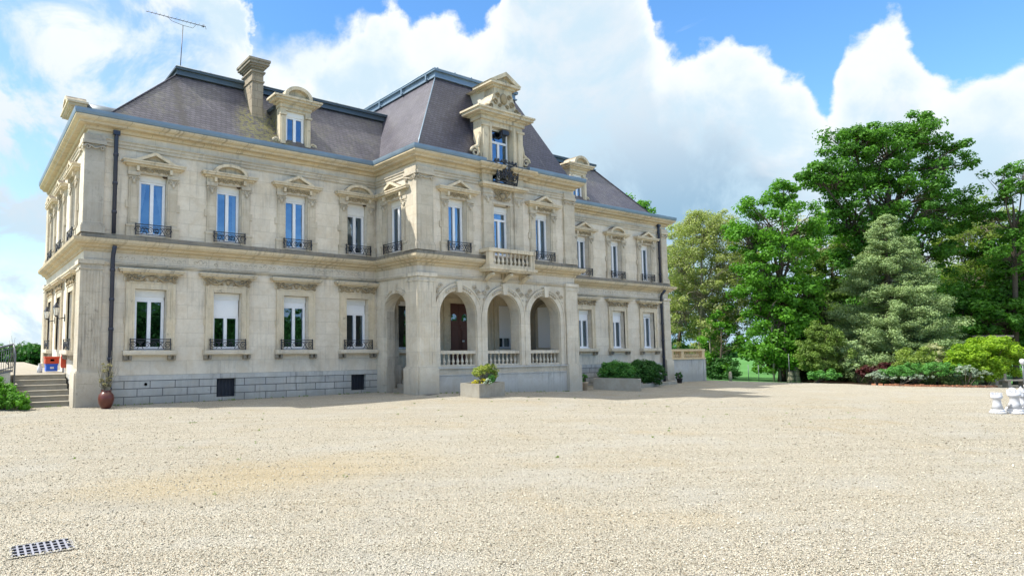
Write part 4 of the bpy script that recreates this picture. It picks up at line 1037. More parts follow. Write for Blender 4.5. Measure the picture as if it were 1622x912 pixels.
b.box(DC - .53, DC + .53, Y0 + .28, Y0 + .36, 11.42, 11.52); b.box(DC - .53, DC + .53, Y0 + .28, Y0 + .36, 12.03, 12.1); b.box(DC - .06, DC + .06, Y0 + .27, Y0 + .35, 9.6, 11.42)
b.build('window_frame', 'pvc', cdm)
b = MB(); b.quad((DC - .6, Y0 + .32, 9.5), (DC + .6, Y0 + .32, 9.5), (DC + .6, Y0 + .32, 12.1), (DC - .6, Y0 + .32, 12.1)); b.build('pane', 'glass', cdm)
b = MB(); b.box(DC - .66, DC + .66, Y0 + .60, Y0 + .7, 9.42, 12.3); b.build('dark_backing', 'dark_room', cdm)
for s_ in (-1, 1):
    b = MB(); b.box(DC + min(s_ * 1.20, s_ * 1.28), DC + max(s_ * 1.20, s_ * 1.28), Y0 + .5, Y0 + 2.2, 10.3, 12.6); b.build('cheek', 'slate', cdm)
b = MB(); b.box(DC - 1.6, DC + 1.6, Y0 + .85, Y0 + 2.4, 12.60, 12.74)
b.prism_y([(DC - .62, 12.74), (DC + .62, 12.74), (DC + .62, 14.02), (DC - .62, 14.02)], Y0 + .5, Y0 + 2.2)
b.prism_y([(DC - .9, 14.03), (DC + .9, 14.03), (DC, 14.55)], Y0 + .9, Y0 + 2.6)
b.build('dormer_roof', 'side_render', cdm)
# floodlight over the window
b = MB(); b.box(DC + .0, DC + .42, Y0 - .02, Y0 + .20, 11.82, 12.02); b.tube([(DC - .05, Y0 + .2, 11.6), (DC - .02, Y0 + .02, 11.85), (DC + .12, Y0 + .1, 12.06)], .03, 6); b.build('floodlight', 'iron', cdm)
# scrolled iron guard in front of the dormer window
b = MB(); yb_ = YP - .34; z0, z1 = 9.42, 10.42; hw = .66
Pg = lambda u, d, z: (DC + u, yb_ - .10 * math.sin((z - z0) / (z1 - z0) * PI), z)
for z in (z0, z0 + .10, z1 - .14, z1): b.tube([Pg(-hw, 0, z), Pg(0, 0, z), Pg(hw, 0, z)], .036, 5)
for u in (-hw, hw): b.tube([Pg(u, 0, z0 + (z1 - z0) * k / 6) for k in range(7)], .035, 6); b.tube([Pg(u, 0, z1), (DC + u, YP, z1)], .02, 5); b.tube([Pg(u, 0, z0 + .1), (DC + u, YP, z0 + .1)], .02, 5)
for s_ in (-1, 1):
    for (u, z, s2) in ((.48, .28, .16), (.48, .62, .16), (.24, .30, .14), (.22, .64, .16), (.08, .46, .10)):
        spiral(b, lambda uu, d, zz: Pg(uu, 0, zz), s_ * u, z0 + z * (z1 - z0) + .02, s2, s_, 0, .036, 1.5, 14)
    b.tube([Pg(0, 0, z0 + .1), Pg(s_ * .2, 0, z0 + .35), Pg(s_ * .34, 0, z0 + .75)], .034, 5)
    for k in range(3): b.blob(Pg(s_ * (.25 + .2 * k), 0, z1 + .05 + .03 * (k % 2)), .07, .05, .08, 6, 4)
for k in range(7): b.blob(Pg(.16 * math.cos(k), 0, z0 + .5 + .16 * math.sin(k)), .045, .04, .06, 6, 4)
b.blob(Pg(0, 0, z1 + .08), .10, .06, .10, 7, 5)
b.build('iron_guard', 'iron', CH)

# ---- downpipes, alarm lamp, wall details
def downpipe(x, zt, zb, y):
    b = MB(); b.tube([(x, y - .02, zt), (x, y, zt - .25), (x, y, 6.12)], .078, 10); b.tube([(x, y - .28, 5.62), (x, y - .04, 5.35), (x, y, 5.2), (x, y, zb)], .078, 10)
    for z in np.arange(zb + .5, zt, 1.05):
        if not 5.2 < z < 6.15: b.lathe([(.095, 0), (.095, .10)], x, y, 10, float(z))
    b.box(x - .12, x + .12, y - .10, y + .05, zt - .1, zt + .05)
    return b.build('downpipe', 'pipe', CH)
downpipe(4.47, 9.82, .05, YW - .14); downpipe(37.93, 9.82, -.2, YW - .14)
b = MB()
for x, y, z in ((DC + .34, YP - .02, 8.53),) + tuple((c + .42, YW - .0, 8.44) for c in (LW[0], LW[1], LW[3])):
    b.blob((x, y, z), .10, .07, .05, 6, 4)
b.build('nest', 'soil', CH)

# ------------------------------------------------------------------ leaves and trees
def leaf_arrays(C, Nn, size, rg, aspect=1.7):
    n = len(C); a = rg.normal(size=(n, 3)); nn = Nn + a * 0.55; nn /= np.linalg.norm(nn, axis=1, keepdims=True) + 1e-9
    t_ = rg.normal(size=(n, 3)); t_ -= nn * (t_ * nn).sum(1, keepdims=True); t_ /= np.linalg.norm(t_, axis=1, keepdims=True) + 1e-9
    u_ = np.cross(nn, t_); s_ = size * rg.uniform(.6, 1.3, (n, 1))
    V = np.stack([C - t_ * s_ * aspect * .5, C - u_ * s_ * .5 + nn * s_ * .12, C + t_ * s_ * aspect * .5, C + u_ * s_ * .5 + nn * s_ * .12], 1)
    F = (np.arange(4)[None] + (np.arange(n) * 4)[:, None])
    return V.reshape(-1, 3), F
def blob_leaves(centers, radii, per, size, rg, flat=0.65, up=0.5):
    """clusters: leaves through a flattened ball round each centre"""
    k = len(centers); idx = np.repeat(np.arange(k), per); n = len(idx)
    d = rg.normal(size=(n, 3)); d /= np.linalg.norm(d, axis=1, keepdims=True)
    r = rg.random(n) ** .45
    off = d * (r * radii[idx])[:, None]; off[:, 2] *= flat
    C = centers[idx] + off; N_ = d.copy(); N_[:, 2] += up
    tone = np.clip(np.repeat(rg.random(k), per) * .5 + rg.random(n) * .5, 0, 1)
    V, F = leaf_arrays(C, N_, size, rg)
    return V, F, tone
def tree(name, label, cat, base, lobes, mat, bark='bark', per=70, dens=1.0, leaf=.17, cr=(.45, .9), trunk_r=.35, seed=1, group=None, gap=0.0, twigs=True, shell=.5, limbs=34, split=.35):
    """lobes: (centre, (rx, ry, rz)) in metres"""
    rg = np.random.default_rng(seed); base = Vector(base)
    root = thing(name, label, cat, base, group)
    cs, rs = [], []
    for c, r in lobes:
        rm = (r[0] + r[1] + r[2]) / 3; n = int(dens * 4.2 * rm * rm + 6)
        d = rg.normal(size=(n, 3)); d /= np.linalg.norm(d, axis=1, keepdims=True)
        rr_ = shell + (1 - shell) * rg.random(n) ** .7
        p = np.array(c)[None] + d * rr_[:, None] * np.array(r)[None]
        keep = (p[:, 2] > base.z + .4) & (rg.random(n) > gap)
        p = p[keep]; cs.append(p); rs.append(rg.uniform(cr[0], cr[1], len(p)) * min(1.0, rm / 2.2 + .25))
    cs = np.concatenate(cs); rs = np.concatenate(rs)
    V, F, tn = blob_leaves(cs, rs, per, leaf, rg)
    link(poly_mesh('crown', mat, V, F, tn), 'crown', root)
    # trunk and limbs
    b = MB(); C0 = Vector(lobes[0][0]); h = C0.z - base.z; sp = split
    t0 = base + Vector((0, 0, -.3)); fork = base + Vector(((C0.x - base.x) * sp, (C0.y - base.y) * sp, h * sp)); top_ = C0 + Vector((0, 0, lobes[0][1][2] * .55))
    b.tube([t0, base + Vector((0, 0, .4)), fork, C0, top_], [trunk_r * 1.35, trunk_r, trunk_r * .8, trunk_r * .42, trunk_r * .1], 9)
    for c, r in lobes[1:]:
        c = Vector(c); f_ = rg.uniform(.35, .8); s0 = fork.lerp(C0, f_) if c.z > fork.z else base.lerp(fork, .8)
        md = s0.lerp(c, .5) + Vector((0, 0, -.4 + rg.normal() * .3)); b.tube([s0, md, c], [trunk_r * .42, trunk_r * .26, trunk_r * .12], 7)
    cl = [Vector(c) for c, r in lobes]
    for i in rg.permutation(len(cs))[:limbs * max(1, len(lobes))]:
        p = Vector(cs[i]); q = min(cl, key=lambda c: (c - p).length)
        s0 = q.lerp(Vector((C0.x, C0.y, q.z - 1)), rg.uniform(0, .5)) + Vector((0, 0, -rg.uniform(0, 1.2)))
        md = s0.lerp(p, .55) + Vector((rg.normal() * .25, rg.normal() * .25, rg.normal() * .2))
        b.tube([s0, md, p], [trunk_r * .16, trunk_r * .10, trunk_r * .03], 5, cap=False)
    b.build('trunk', bark, root)
    return root
def LB(px, py, D, rx, ry, rd=None):      # a lobe measured in picture units at a distance
    p = at(px, py, D); k = D / 981
    r = max(rx, ry) * k if rd is None else rd
    return ((p.x, p.y, p.z), (r if False else (rx * k + r) / 2, (rx * k + r) / 2, ry * k))
def gp(px, D):                           # ground point in a given direction and distance
    p = at(px, 600, D); return (p.x, p.y, gz(p.x, p.y) - .05)

# pale spring tree behind the right end of the mansion
tree('deciduous_tree', 'airy olive-tan spring tree behind the balustraded terrace wall', 'tree', gp(1108, 50),
     [LB(1112, 455, 50, 54, 95), LB(1078, 410, 51, 40, 60), LB(1152, 415, 51, 42, 65), LB(1112, 372, 51, 56, 38), LB(1165, 490, 50, 34, 55), LB(1068, 490, 52, 32, 60), LB(1192, 430, 54, 26, 55), LB(1130, 520, 50, 40, 40), LB(1090, 350, 52, 30, 18), LB(1140, 352, 52, 30, 18)],
     'leaf_olive', 'bark_pale', per=110, dens=2.0, leaf=.09, cr=(.35, .8), trunk_r=.22, seed=11, gap=.08, shell=.2, limbs=60)
tree('deciduous_tree', 'dark green leafy tree showing low beside the terrace wall under the olive-tan tree', 'tree', gp(1075, 58),
     [LB(1078, 500, 58, 34, 78), LB(1070, 440, 58, 26, 50)], 'leaf_dark', per=80, dens=1.3, leaf=.17, trunk_r=.25, seed=12)
tree('deciduous_tree', 'low fresh green leafy tree at the right end of the terrace wall', 'tree', gp(1140, 47),
     [LB(1143, 545, 47, 30, 40), LB(1155, 515, 48, 26, 34), LB(1115, 570, 48, 22, 26)], 'leaf_bright', per=70, dens=1.2, leaf=.14, cr=(.3, .6), trunk_r=.12, seed=13, gap=.15)
tree('deciduous_tree', 'bright green broadleaf tree left of the tallest tree, with its crown down to the ground', 'tree', gp(1240, 46),
     [LB(1236, 420, 46, 52, 62), LB(1215, 345, 46, 42, 48), LB(1262, 360, 47, 34, 50), LB(1182, 372, 46, 32, 26), LB(1240, 305, 46, 24, 20), LB(1225, 505, 45, 42, 45), LB(1250, 560, 45, 38, 32), LB(1200, 420, 45, 26, 30), LB(1265, 470, 46, 30, 40), LB(1212, 560, 45, 28, 30), LB(1196, 470, 45.5, 26, 36), LB(1275, 535, 46, 26, 40), LB(1240, 470, 45.5, 40, 40)],
     'leaf_bright', per=130, dens=1.35, leaf=.135, cr=(.45, .9), trunk_r=.28, seed=14, shell=.45, gap=.12)
tree('oak_tree', 'tallest dense green tree towering behind the bluish conifer', 'tree', gp(1405, 52),
     [LB(1408, 320, 52, 80, 90), LB(1350, 225, 52, 42, 36), LB(1405, 240, 52, 52, 52), LB(1455, 205, 52, 38, 34), LB(1495, 255, 52, 36, 40), LB(1315, 285, 52, 46, 36), LB(1500, 330, 53, 36, 44), LB(1330, 345, 52, 38, 38), LB(1462, 400, 53, 50, 50), LB(1365, 400, 53, 44, 50), LB(1290, 275, 51, 22, 18), LB(1440, 480, 53, 60, 50)],
     'leaf_oak', per=135, dens=1.35, leaf=.15, cr=(.5, 1.0), trunk_r=.42, seed=15, shell=.22, gap=.08)
tree('deciduous_tree', 'yellow-green spring tree right of the tallest tree', 'tree', gp(1540, 57),
     [LB(1540, 400, 57, 44, 55), LB(1515, 370, 57, 34, 34), LB(1562, 345, 57, 34, 36), LB(1590, 400, 57, 32, 52), LB(1530, 440, 55, 34, 30)], 'leaf_gold', 'bark_pale', per=90, dens=1.4, leaf=.13, trunk_r=.3, seed=16, gap=.1)
tree('deciduous_tree', 'thin-leaved dark-limbed tree at the right edge of the photo', 'tree', gp(1610, 50),
     [LB(1606, 340, 50, 42, 46), LB(1586, 290, 50, 26, 28), LB(1622, 272, 50, 32, 28), LB(1640, 370, 50, 36, 50), LB(1600, 400, 50, 34, 44), LB(1565, 330, 51, 20, 24)], 'leaf_oak', 'bark', per=75, dens=1.5, leaf=.13, cr=(.35, .7), trunk_r=.20, seed=17, gap=.25, shell=.3, limbs=50, split=.6)
tree('deciduous_tree', 'deep shaded green tree behind the lime bush, between the conifer and the right edge', 'tree', gp(1560, 51),
     [LB(1562, 500, 51, 56, 52), LB(1520, 490, 52, 38, 42), LB(1610, 500, 51, 42, 56), LB(1530, 545, 50, 40, 36), LB(1612, 440, 52, 26, 34), LB(1655, 480, 51, 40, 80)], 'leaf_oak', per=110, dens=1.3, leaf=.18, trunk_r=.34, seed=18)
tree('deciduous_tree', 'pale cream-leaved tree glimpsed behind the bright green tree', 'tree', gp(1300, 66),
     [LB(1300, 385, 66, 40, 50), LB(1340, 400, 66, 26, 40), LB(1275, 360, 66, 24, 28)], 'leaf_pale', 'bark_pale', per=40, dens=1.0, leaf=.16, trunk_r=.3, seed=19, gap=.2, shell=.3)
tree('deciduous_tree', 'mixed yellow-green tree filling between the bright green tree and the tallest tree', 'tree', gp(1318, 58),
     [LB(1318, 430, 58, 46, 56), LB(1300, 490, 57, 44, 56), LB(1345, 490, 57, 40, 66), LB(1285, 400, 58, 30, 40)], 'leaf_mid', per=100, dens=1.1, leaf=.17, trunk_r=.28, seed=20, gap=.1)
tree('deciduous_tree', 'green tree whose top just shows over the right end of the mansion roof', 'tree', gp(1002, 62),
     [LB(1004, 345, 62, 26, 42), LB(990, 318, 62, 12, 10), LB(1018, 330, 62, 12, 10)], 'leaf_bright', per=50, dens=1.2, leaf=.17, trunk_r=.25, seed=21)
# dark trunks and undergrowth in the shade beneath
tree('deciduous_tree', 'dense green tree filling the edge of the photo behind the thin-leaved dark-limbed one', 'tree', gp(1640, 56),
     [LB(1600, 430, 56, 40, 60), LB(1560, 420, 56, 36, 40), LB(1630, 380, 56, 34, 50), LB(1650, 460, 56, 44, 80), LB(1520, 470, 56, 34, 40), LB(1590, 500, 55, 40, 50)], 'leaf_oak', per=100, dens=1.3, leaf=.15, trunk_r=.3, seed=77, shell=.2)
tree('deciduous_tree', 'shaded dark undergrowth tree low between the bright green tree and the conifer', 'tree', gp(1290, 52),
     [LB(1285, 560, 52, 46, 34), LB(1340, 560, 52, 40, 36), LB(1420, 560, 52, 50, 36)], 'leaf_dark', per=80, dens=1.4, leaf=.16, trunk_r=.2, seed=22)
# pale young trunks
for k, (x, D) in enumerate(((1226, 44), (1236, 44.6), (1247, 44.2), (1133, 49), (1128, 47.5), (1143, 49.5))):
    p = Vector(gp(x, D)); b = MB(); b.tube([p + Vector((0, 0, -.2)), p + Vector((.05, 0, 1.2)), p + Vector((.0, .05, 2.6)), p + Vector((.12, 0, 4.0))], [.07, .06, .05, .03], 6)
    o = b.build('tree_trunk', 'bark_pale'); o.name = 'young_tree'; tag(o, ('slim pale bare trunk under the bright green tree' if x > 1200 else 'slim pale bare trunk under the olive-tan tree by the terrace'), 'young tree', 'slim pale trunks at the edge of the court' if x > 1200 else 'slim pale trunks by the terrace wall')

def conifer(name, label, base, H, R, mat, seed, nlev=34, leaf=.12, droop=.10, per=34, shape=1.0, bark='bark', irregular=.2, z0=.3):
    rg = np.random.default_rng(seed); base = Vector(base); root = thing(name, label, 'tree', base)
    b = MB(); b.tube([base + Vector((0, 0, -.3)), base + Vector((0, 0, H * .5)), base + Vector((0, 0, H))], [R * .055, R * .035, .03], 8)
    C, rr_, Ns = [], [], []
    for i in range(nlev):
        f = i / (nlev - 1); z = z0 + (H - z0) * f; L = R * ((1 - f) ** shape) * (1 + .0 * f) + .18
        nb_ = int(7 + 9 * (1 - f))
        for k in range(nb_):
            a = rg.uniform(0, 2 * PI); l = L * rg.uniform(1 - irregular * 1.6, 1 + irregular * .6)
            pr = base + Vector((0, 0, z)); tip = pr + Vector((math.cos(a) * l, math.sin(a) * l, -droop * l + .16 * l + rg.normal() * .12))
            md = pr.lerp(tip, .55) + Vector((0, 0, -.10 * l))
            if k % 2 == 0: b.tube([pr, md, tip], [.05, .03, .01], 4, cap=False)
            m_ = max(2, int(l / .42))
            for j in range(m_):
                g_ = .35 + .65 * (j + 1) / m_; q = (pr.lerp(md, g_ / .55) if g_ < .55 else md.lerp(tip, (g_ - .55) / .45))
                C.append((q.x, q.y, q.z + rg.normal() * (.10 if 'needle_blue' in mat else .04))); rr_.append(.24 + .20 * l / R + .10 * rg.random())
    V, F, tn = blob_leaves(np.array(C), np.array(rr_) * (R / 3.6) ** .3, per, leaf, rg, flat=.5, up=.9)
    link(poly_mesh('crown', mat, V, F, tn), 'crown', root); b.build('trunk', bark, root)
    return root
conifer('pine_tree', 'broad soft bluish-green conifer standing behind the flower bed', gp(1418, 44), 11.9, 4.3, 'needle_blue', 31, nlev=46, per=95, leaf=.065, shape=.72, irregular=.26, z0=.2)
conifer('spruce_tree', 'narrow dark drooping spruce between the bright green tree and the bluish conifer', gp(1292, 46), 7.6, 1.75, 'needle_dark', 32, nlev=30, per=50, leaf=.09, droop=.5, shape=.8, irregular=.3)

# ---- bushes and bedding
def bush(name, label, cat, lobes, mat, seed, per=60, dens=6.0, leaf=.07, cr=(.14, .28), base=None, group=None, stems=8, stem_mat='bark', part='foliage'):
    rg = np.random.default_rng(seed); c0 = Vector(lobes[0][0]); base = Vector(base) if base is not None else Vector((c0.x, c0.y, gz(c0.x, c0.y)))
    root = thing(name, label, cat, base, group); cs, rs = [], []
    for c, r in lobes:
        a = (r[0] * r[1] + r[1] * r[2] + r[0] * r[2]) / 3; n = int(dens * a * 9 + 6)
        d = rg.normal(size=(n, 3)); d /= np.linalg.norm(d, axis=1, keepdims=True); q = .45 + .55 * rg.random(n) ** .6
        p = np.array(c)[None] + d * q[:, None] * np.array(r)[None]; p = p[p[:, 2] > base.z + .03]; cs.append(p); rs.append(rg.uniform(*cr, len(p)))
    cs = np.concatenate(cs); rs = np.concatenate(rs)
    V, F, tn = blob_leaves(cs, rs, per, leaf, rg, flat=.8, up=.7); V[:, 2] = np.maximum(V[:, 2], base.z + .01)
    link(poly_mesh(part, mat, V, F, tn), part, root)
    b = MB()
    for i in rg.permutation(len(cs))[:stems]:
        p = Vector(cs[i]); b.tube([base + Vector((rg.normal() * .05, rg.normal() * .05, -.02)), base.lerp(p, .5) + Vector((rg.normal() * .06, 0, .05)), p], [.025, .016, .006], 5, cap=False)
    b.build('stem', stem_mat, root)
    return root
bush('shrub', 'light yellow-green leafy shrub at the court edge left of the bluish conifer', 'shrub', [LB(1290, 560, 42, 22, 30), LB(1318, 556, 42, 22, 34), LB(1300, 530, 42, 16, 22), LB(1330, 580, 42, 14, 18)], 'leaf_mid', 41, per=90, dens=3, leaf=.08, cr=(.2, .4))
bush('shrub', 'grey-green soft shrub spreading under the bluish conifer', 'shrub', [LB(1360, 580, 41, 26, 18), LB(1345, 560, 42, 18, 22)], 'needle_blue', 42, per=60, dens=3, leaf=.09, cr=(.2, .35))
bush('ground_cover_plant', 'broad-leaved low green plants at the left end of the garden edge', 'plant', [LB(1292, 594, 40.5, 14, 6), LB(1312, 592, 40.5, 14, 7)], 'leaf_green', 43, per=50, dens=4, leaf=.11, cr=(.14, .22))
bush('shrub', 'dark red-leaved low shrub behind the silver plants', 'shrub', [LB(1376, 589, 39.5, 12, 9), LB(1392, 588, 39.5, 10, 8)], 'leaf_red', 44, per=60, dens=4, leaf=.08, cr=(.16, .28))
bush('shrub', 'clipped dark red barberry behind the left of the flower bed', 'shrub', [LB(1412, 580, 41.0, 20, 6), LB(1392, 580, 41.0, 14, 6), LB(1428, 579, 41, 12, 6)], 'leaf_red', 45, per=60, dens=4, leaf=.08, cr=(.16, .25))
bush('shrub', 'olive-green feathery shrub left of the cream flowering shrub', 'shrub', [LB(1448, 562, 40, 24, 16), LB(1435, 575, 39.5, 20, 12), LB(1462, 575, 39.5, 18, 14)], 'leaf_gold', 46, per=60, dens=3.4, leaf=.08, cr=(.18, .3))
bush('shrub', 'cream flowering shrub in the middle of the flower bed', 'shrub', [LB(1482, 556, 40.5, 14, 13), LB(1486, 566, 40.5, 12, 10)], 'leaf_cream', 47, per=60, dens=4, leaf=.07, cr=(.15, .25))
bush('shrub', 'large round lime-green bush in front of the grey stone slab', 'shrub', [LB(1560, 560, 39.5, 36, 26), LB(1530, 562, 39, 26, 18), LB(1592, 565, 39.5, 24, 20), LB(1575, 548, 39.5, 26, 16), LB(1548, 580, 39, 30, 16), LB(1580, 582, 39, 26, 15), LB(1520, 578, 39, 18, 14), LB(1602, 580, 39.5, 16, 14), LB(1555, 590, 39, 26, 10)], 'leaf_lime', 48, per=120, dens=2.6, leaf=.085, cr=(.22, .42))
bush('herb', 'bright green tufted herbs spreading in the flower bed', 'plants', [LB(1425, 588, 38.6, 20, 9), LB(1450, 585, 38.6, 22, 11), LB(1478, 583, 38.6, 24, 12), LB(1504, 584, 38.6, 16, 11), LB(1410, 590, 38.6, 14, 8)], 'leaf_green', 49, per=60, dens=9, leaf=.05, cr=(.10, .2))
bush('silver_plant', 'silver-white foliage plant at the left tip of the flower bed', 'plant', [LB(1386, 594, 38.8, 10, 6), LB(1398, 592, 38.8, 10, 7)], 'leaf_silver', 50, per=60, dens=9, leaf=.045, cr=(.08, .15))
bush('silver_plant', 'silver foliage plant along the front middle of the flower bed', 'plant', [LB(1420, 597, 38.2, 22, 3.5), LB(1455, 596, 38.2, 20, 3.5)], 'leaf_silver', 51, per=30, dens=7, leaf=.04, cr=(.06, .12))
bush('silver_plant', 'silver-blue foliage plant at the front right of the flower bed', 'plant', [LB(1528, 586, 38, 16, 9), LB(1550, 591, 38, 16, 6)], 'leaf_silver', 52, per=60, dens=9, leaf=.045, cr=(.08, .15))
bush('shrub', 'dark rounded evergreen shrub under the olive-tan tree beside the meadow gap', 'shrub', [LB(1152, 584, 46.5, 16, 18), LB(1136, 586, 47, 14, 16), LB(1162, 594, 46, 10, 10)], 'leaf_dark', 75, per=90, dens=5, leaf=.08, cr=(.2, .36))
bush('shrub', 'dark low evergreen shrub at the right end of the terrace wall', 'shrub', [LB(1124, 590, 47, 10, 14), LB(1118, 580, 48, 10, 12)], 'leaf_dark', 76, per=90, dens=5, leaf=.08, cr=(.2, .34))
# bed edging of bricks and its soil
E1 = [at(x, y, D) for x, y, D in ((1378, 601, 38.4), (1400, 601.5, 37.9), (1440, 601, 37.6), (1480, 600.5, 37.4), (1520, 599.5, 37.4), (1555, 598, 37.6), (1578, 596.5, 38.4))]
b = MB(); 
for p, q in zip(E1, E1[1:]):
    n = max(1, int((q - p).length / .24))
    for i in range(n):
        c = p.lerp(q, (i + .5) / n); z = gz(c.x, c.y); d = (q - p).normalized() * .10; e = Vector((-d.y, d.x, 0)).normalized() * .05
        zt = z + .12 + .02 * ((i * 7) % 3 - 1)
        vs = [(c.x + sx_ * d.x + sy_ * e.x, c.y + sx_ * d.y + sy_ * e.y, zz) for zz in (z - .05, zt) for sx_, sy_ in ((-1, -1), (1, -1), (1, 1), (-1, 1))]
        b.add(vs, [(0, 3, 2, 1), (4, 5, 6, 7), (0, 1, 5, 4), (1, 2, 6, 5), (2, 3, 7, 6), (3, 0, 4, 7)])
tag(b.build('brick_edging', 'brick_edge'), 'row of small reddish bricks edging the flower bed', 'edging')
b = MB(); b.add([(p.x, p.y, gz(p.x, p.y) + .012) for p in E1] + [(p.x + 3.2, p.y + 6.5, gz(p.x + 3, p.y + 6) + .012) for p in reversed(E1)], [tuple(range(2 * len(E1)))])
o = b.build('flower_bed_soil', 'soil'); o['kind'] = 'structure'

# ------------------------------------------------------------------ right terrace with balustrade
tr_ = thing('terrace_wall', 'grey rendered terrace wall with a warm stone balustrade at the right end of the mansion', 'wall', (41, YW, -.3))
b = MB(); b.box(39.16, 42.80, YW + .02, YW + .42, -.9, 1.22); b.box(42.72, 42.98, YW - .02, YW + .46, -.9, 1.22); b.box(42.6, 42.9, YW + .42, 30, -.9, 1.22)
b.build('retaining_wall', 'grey_stone', tr_)
b = MB(); b.box(39.0, 42.98, YW - .05, YW + .45, 1.22, 1.32); b.box(39.0, 42.98, YW - .02, YW + .42, 1.75, 1.88)
for x in (39.12, 40.30, 42.78): b.box(x - .14, x + .14, YW + .0, YW + .40, 1.32, 1.75)
b.build('rail', 'warm_balustrade', tr_)
bm2 = baluster_mesh(.43).mesh('baluster', 'warm_balustrade')
for x in list(np.linspace(39.42, 40.02, 4)) + list(np.linspace(40.62, 42.48, 11)):
    o = link(bm2, 'baluster', tr_); o.location = (float(x), YW + .20, 1.32)
b = MB(); b.box(39.2, 42.7, YW + .42, 34, .9, 1.2); b.build('terrace_floor', 'step_stone', tr_)

# ------------------------------------------------------------------ left terrace, steps, walls, railing
b = MB(); b.box(-16, 1.62, 25.75, 46, -.5, 1.05); b.box(1.62, XW, 25.95, 46, -.5, 1.05); o = b.build('terrace', 'step_stone'); o['kind'] = 'structure'
b = MB()
for k in range(6): b.box(1.66, 3.36, 23.85 + k * .34, 25.95, (-.1 if k == 0 else .175 * k - .03), .175 * (k + 1) - .035); b.box(1.66, 3.36, 23.82 + k * .34, 25.95, .175 * (k + 1) - .035, .175 * (k + 1) - .0)
tag(b.build('stone_steps', 'step_stone'), 'six broad stone steps rising to the left terrace beside the mansion', 'steps')
lw_ = thing('garden_wall', 'low white wall with a stone coping left of the broad steps', 'wall', (.6, 25, 0))
b = MB(); b.box(-6, 1.50, 24.9, 25.75, -.2, 1.20); b.box(1.30, 1.64, 24.0, 24.9, -.2, .74); b.box(.7, 1.30, 24.05, 24.9, -.2, .70)
b.build('wall_body', 'white_wall', lw_)
b = MB(); b.box(-6, 1.56, 24.84, 25.80, 1.20, 1.27); b.box(.66, 1.68, 23.95, 24.84, .74, .80); b.build('coping', 'step_stone', lw_)
rl = thing('ramp_railing', 'grey metal railing of sloping bars above the low white wall', 'railing', (1.4, 24.6, .8))
A = Vector((1.52, 24.2, 2.16)); Bq = Vector((.1, 24.9, 1.78)); dn = Vector((0, 0, -1.0))
b = MB(); b.tube([A, Bq - (A - Bq) * .6], .035, 6); b.tube([A + Vector((0, 0, -.12)), Bq - (A - Bq) * .6 + Vector((0, 0, -.12))], .02, 6); b.tube([A + dn * .9, Bq - (A - Bq) * .6 + dn * .9], .025, 6); b.tube([A + dn * .78, Bq - (A - Bq) * .6 + dn * .78], .018, 6)
b.tube([A, A + Vector((.06, -.1, -.35)), A + Vector((.05, -.08, -1.4))], .028, 6)
b.build('handrail', 'grey_rail', rl)
b = MB()
for i in range(34):
    p = A.lerp(Bq - (A - Bq) * .6, i / 33); b.tube([p + dn * .12, p + dn * .9], .011, 4)
    if i % 5 == 2: b.tube([p + dn * .35, p.lerp(Bq, .08) + dn * .5, p + dn * .65], .02, 4)
b.build('bar', 'grey_rail', rl)

# things on the left terrace
def crate(name, label, mat, x0, x1, y0, y1, z0, z1, group=None):
    t0 = thing(name, label, 'crate', ((x0 + x1) / 2, (y0 + y1) / 2, z0), group)
    b = MB(); w_ = .02
    b.box(x0, x1, y0, y0 + w_, z0, z1); b.box(x0, x1, y1 - w_, y1, z0, z1); b.box(x0, x0 + w_, y0 + w_, y1 - w_, z0, z1); b.box(x1 - w_, x1, y0 + w_, y1 - w_, z0, z1); b.box(x0 + w_, x1 - w_, y0 + w_, y1 - w_, z0, z0 + w_)
    for k in range(6): xx = x0 + (x1 - x0) * (k + .5) / 6; b.box(xx - .015, xx + .015, y0 - .012, y0, z0 + .02, z1 - .08)
    b.build('crate_body', mat, t0)
    b = MB(); b.box(x0 - .02, x1 + .02, y0 - .02, y1 + .02, z1 - .06, z1); b.build('rim', mat, t0)
    b = MB(); b.box((x0 + x1) / 2 - .07, (x0 + x1) / 2 + .07, y0 - .018, y0 - .012, z0 + .10, z0 + .18); b.build('hand_hole', 'white_plastic' if 'blue' in mat else 'black', t0)
crate('plastic_crate', 'blue plastic crate under the orange-red one on the left terrace', 'blue_plastic', 2.88, 3.30, 27.2, 27.7, 1.10, 1.40)
crate('plastic_crate', 'orange-red plastic crate on top of the blue one on the left terrace', 'red_plastic', 2.84, 3.34, 27.15, 27.72, 1.402, 1.68)
b = MB(); b.lathe([(.10, 0), (.10, .18), (.05, .26), (.05, .34), (.07, .36)], 2.66, 27.3, 10, 1.05); tag(b.build('bottle', 'white_plastic'), 'squat white bottle standing left of the crates', 'bottle')
b = MB(); b.box(XW - .16, XW - .01, 26.5, 26.75, 1.25, 1.75); b.box(XW - .18, XW - .16, 26.52, 26.73, 1.3, 1.7); tag(b.build('wall_box', 'red_plastic'), 'small red box fixed to the left end wall of the mansion', 'box')
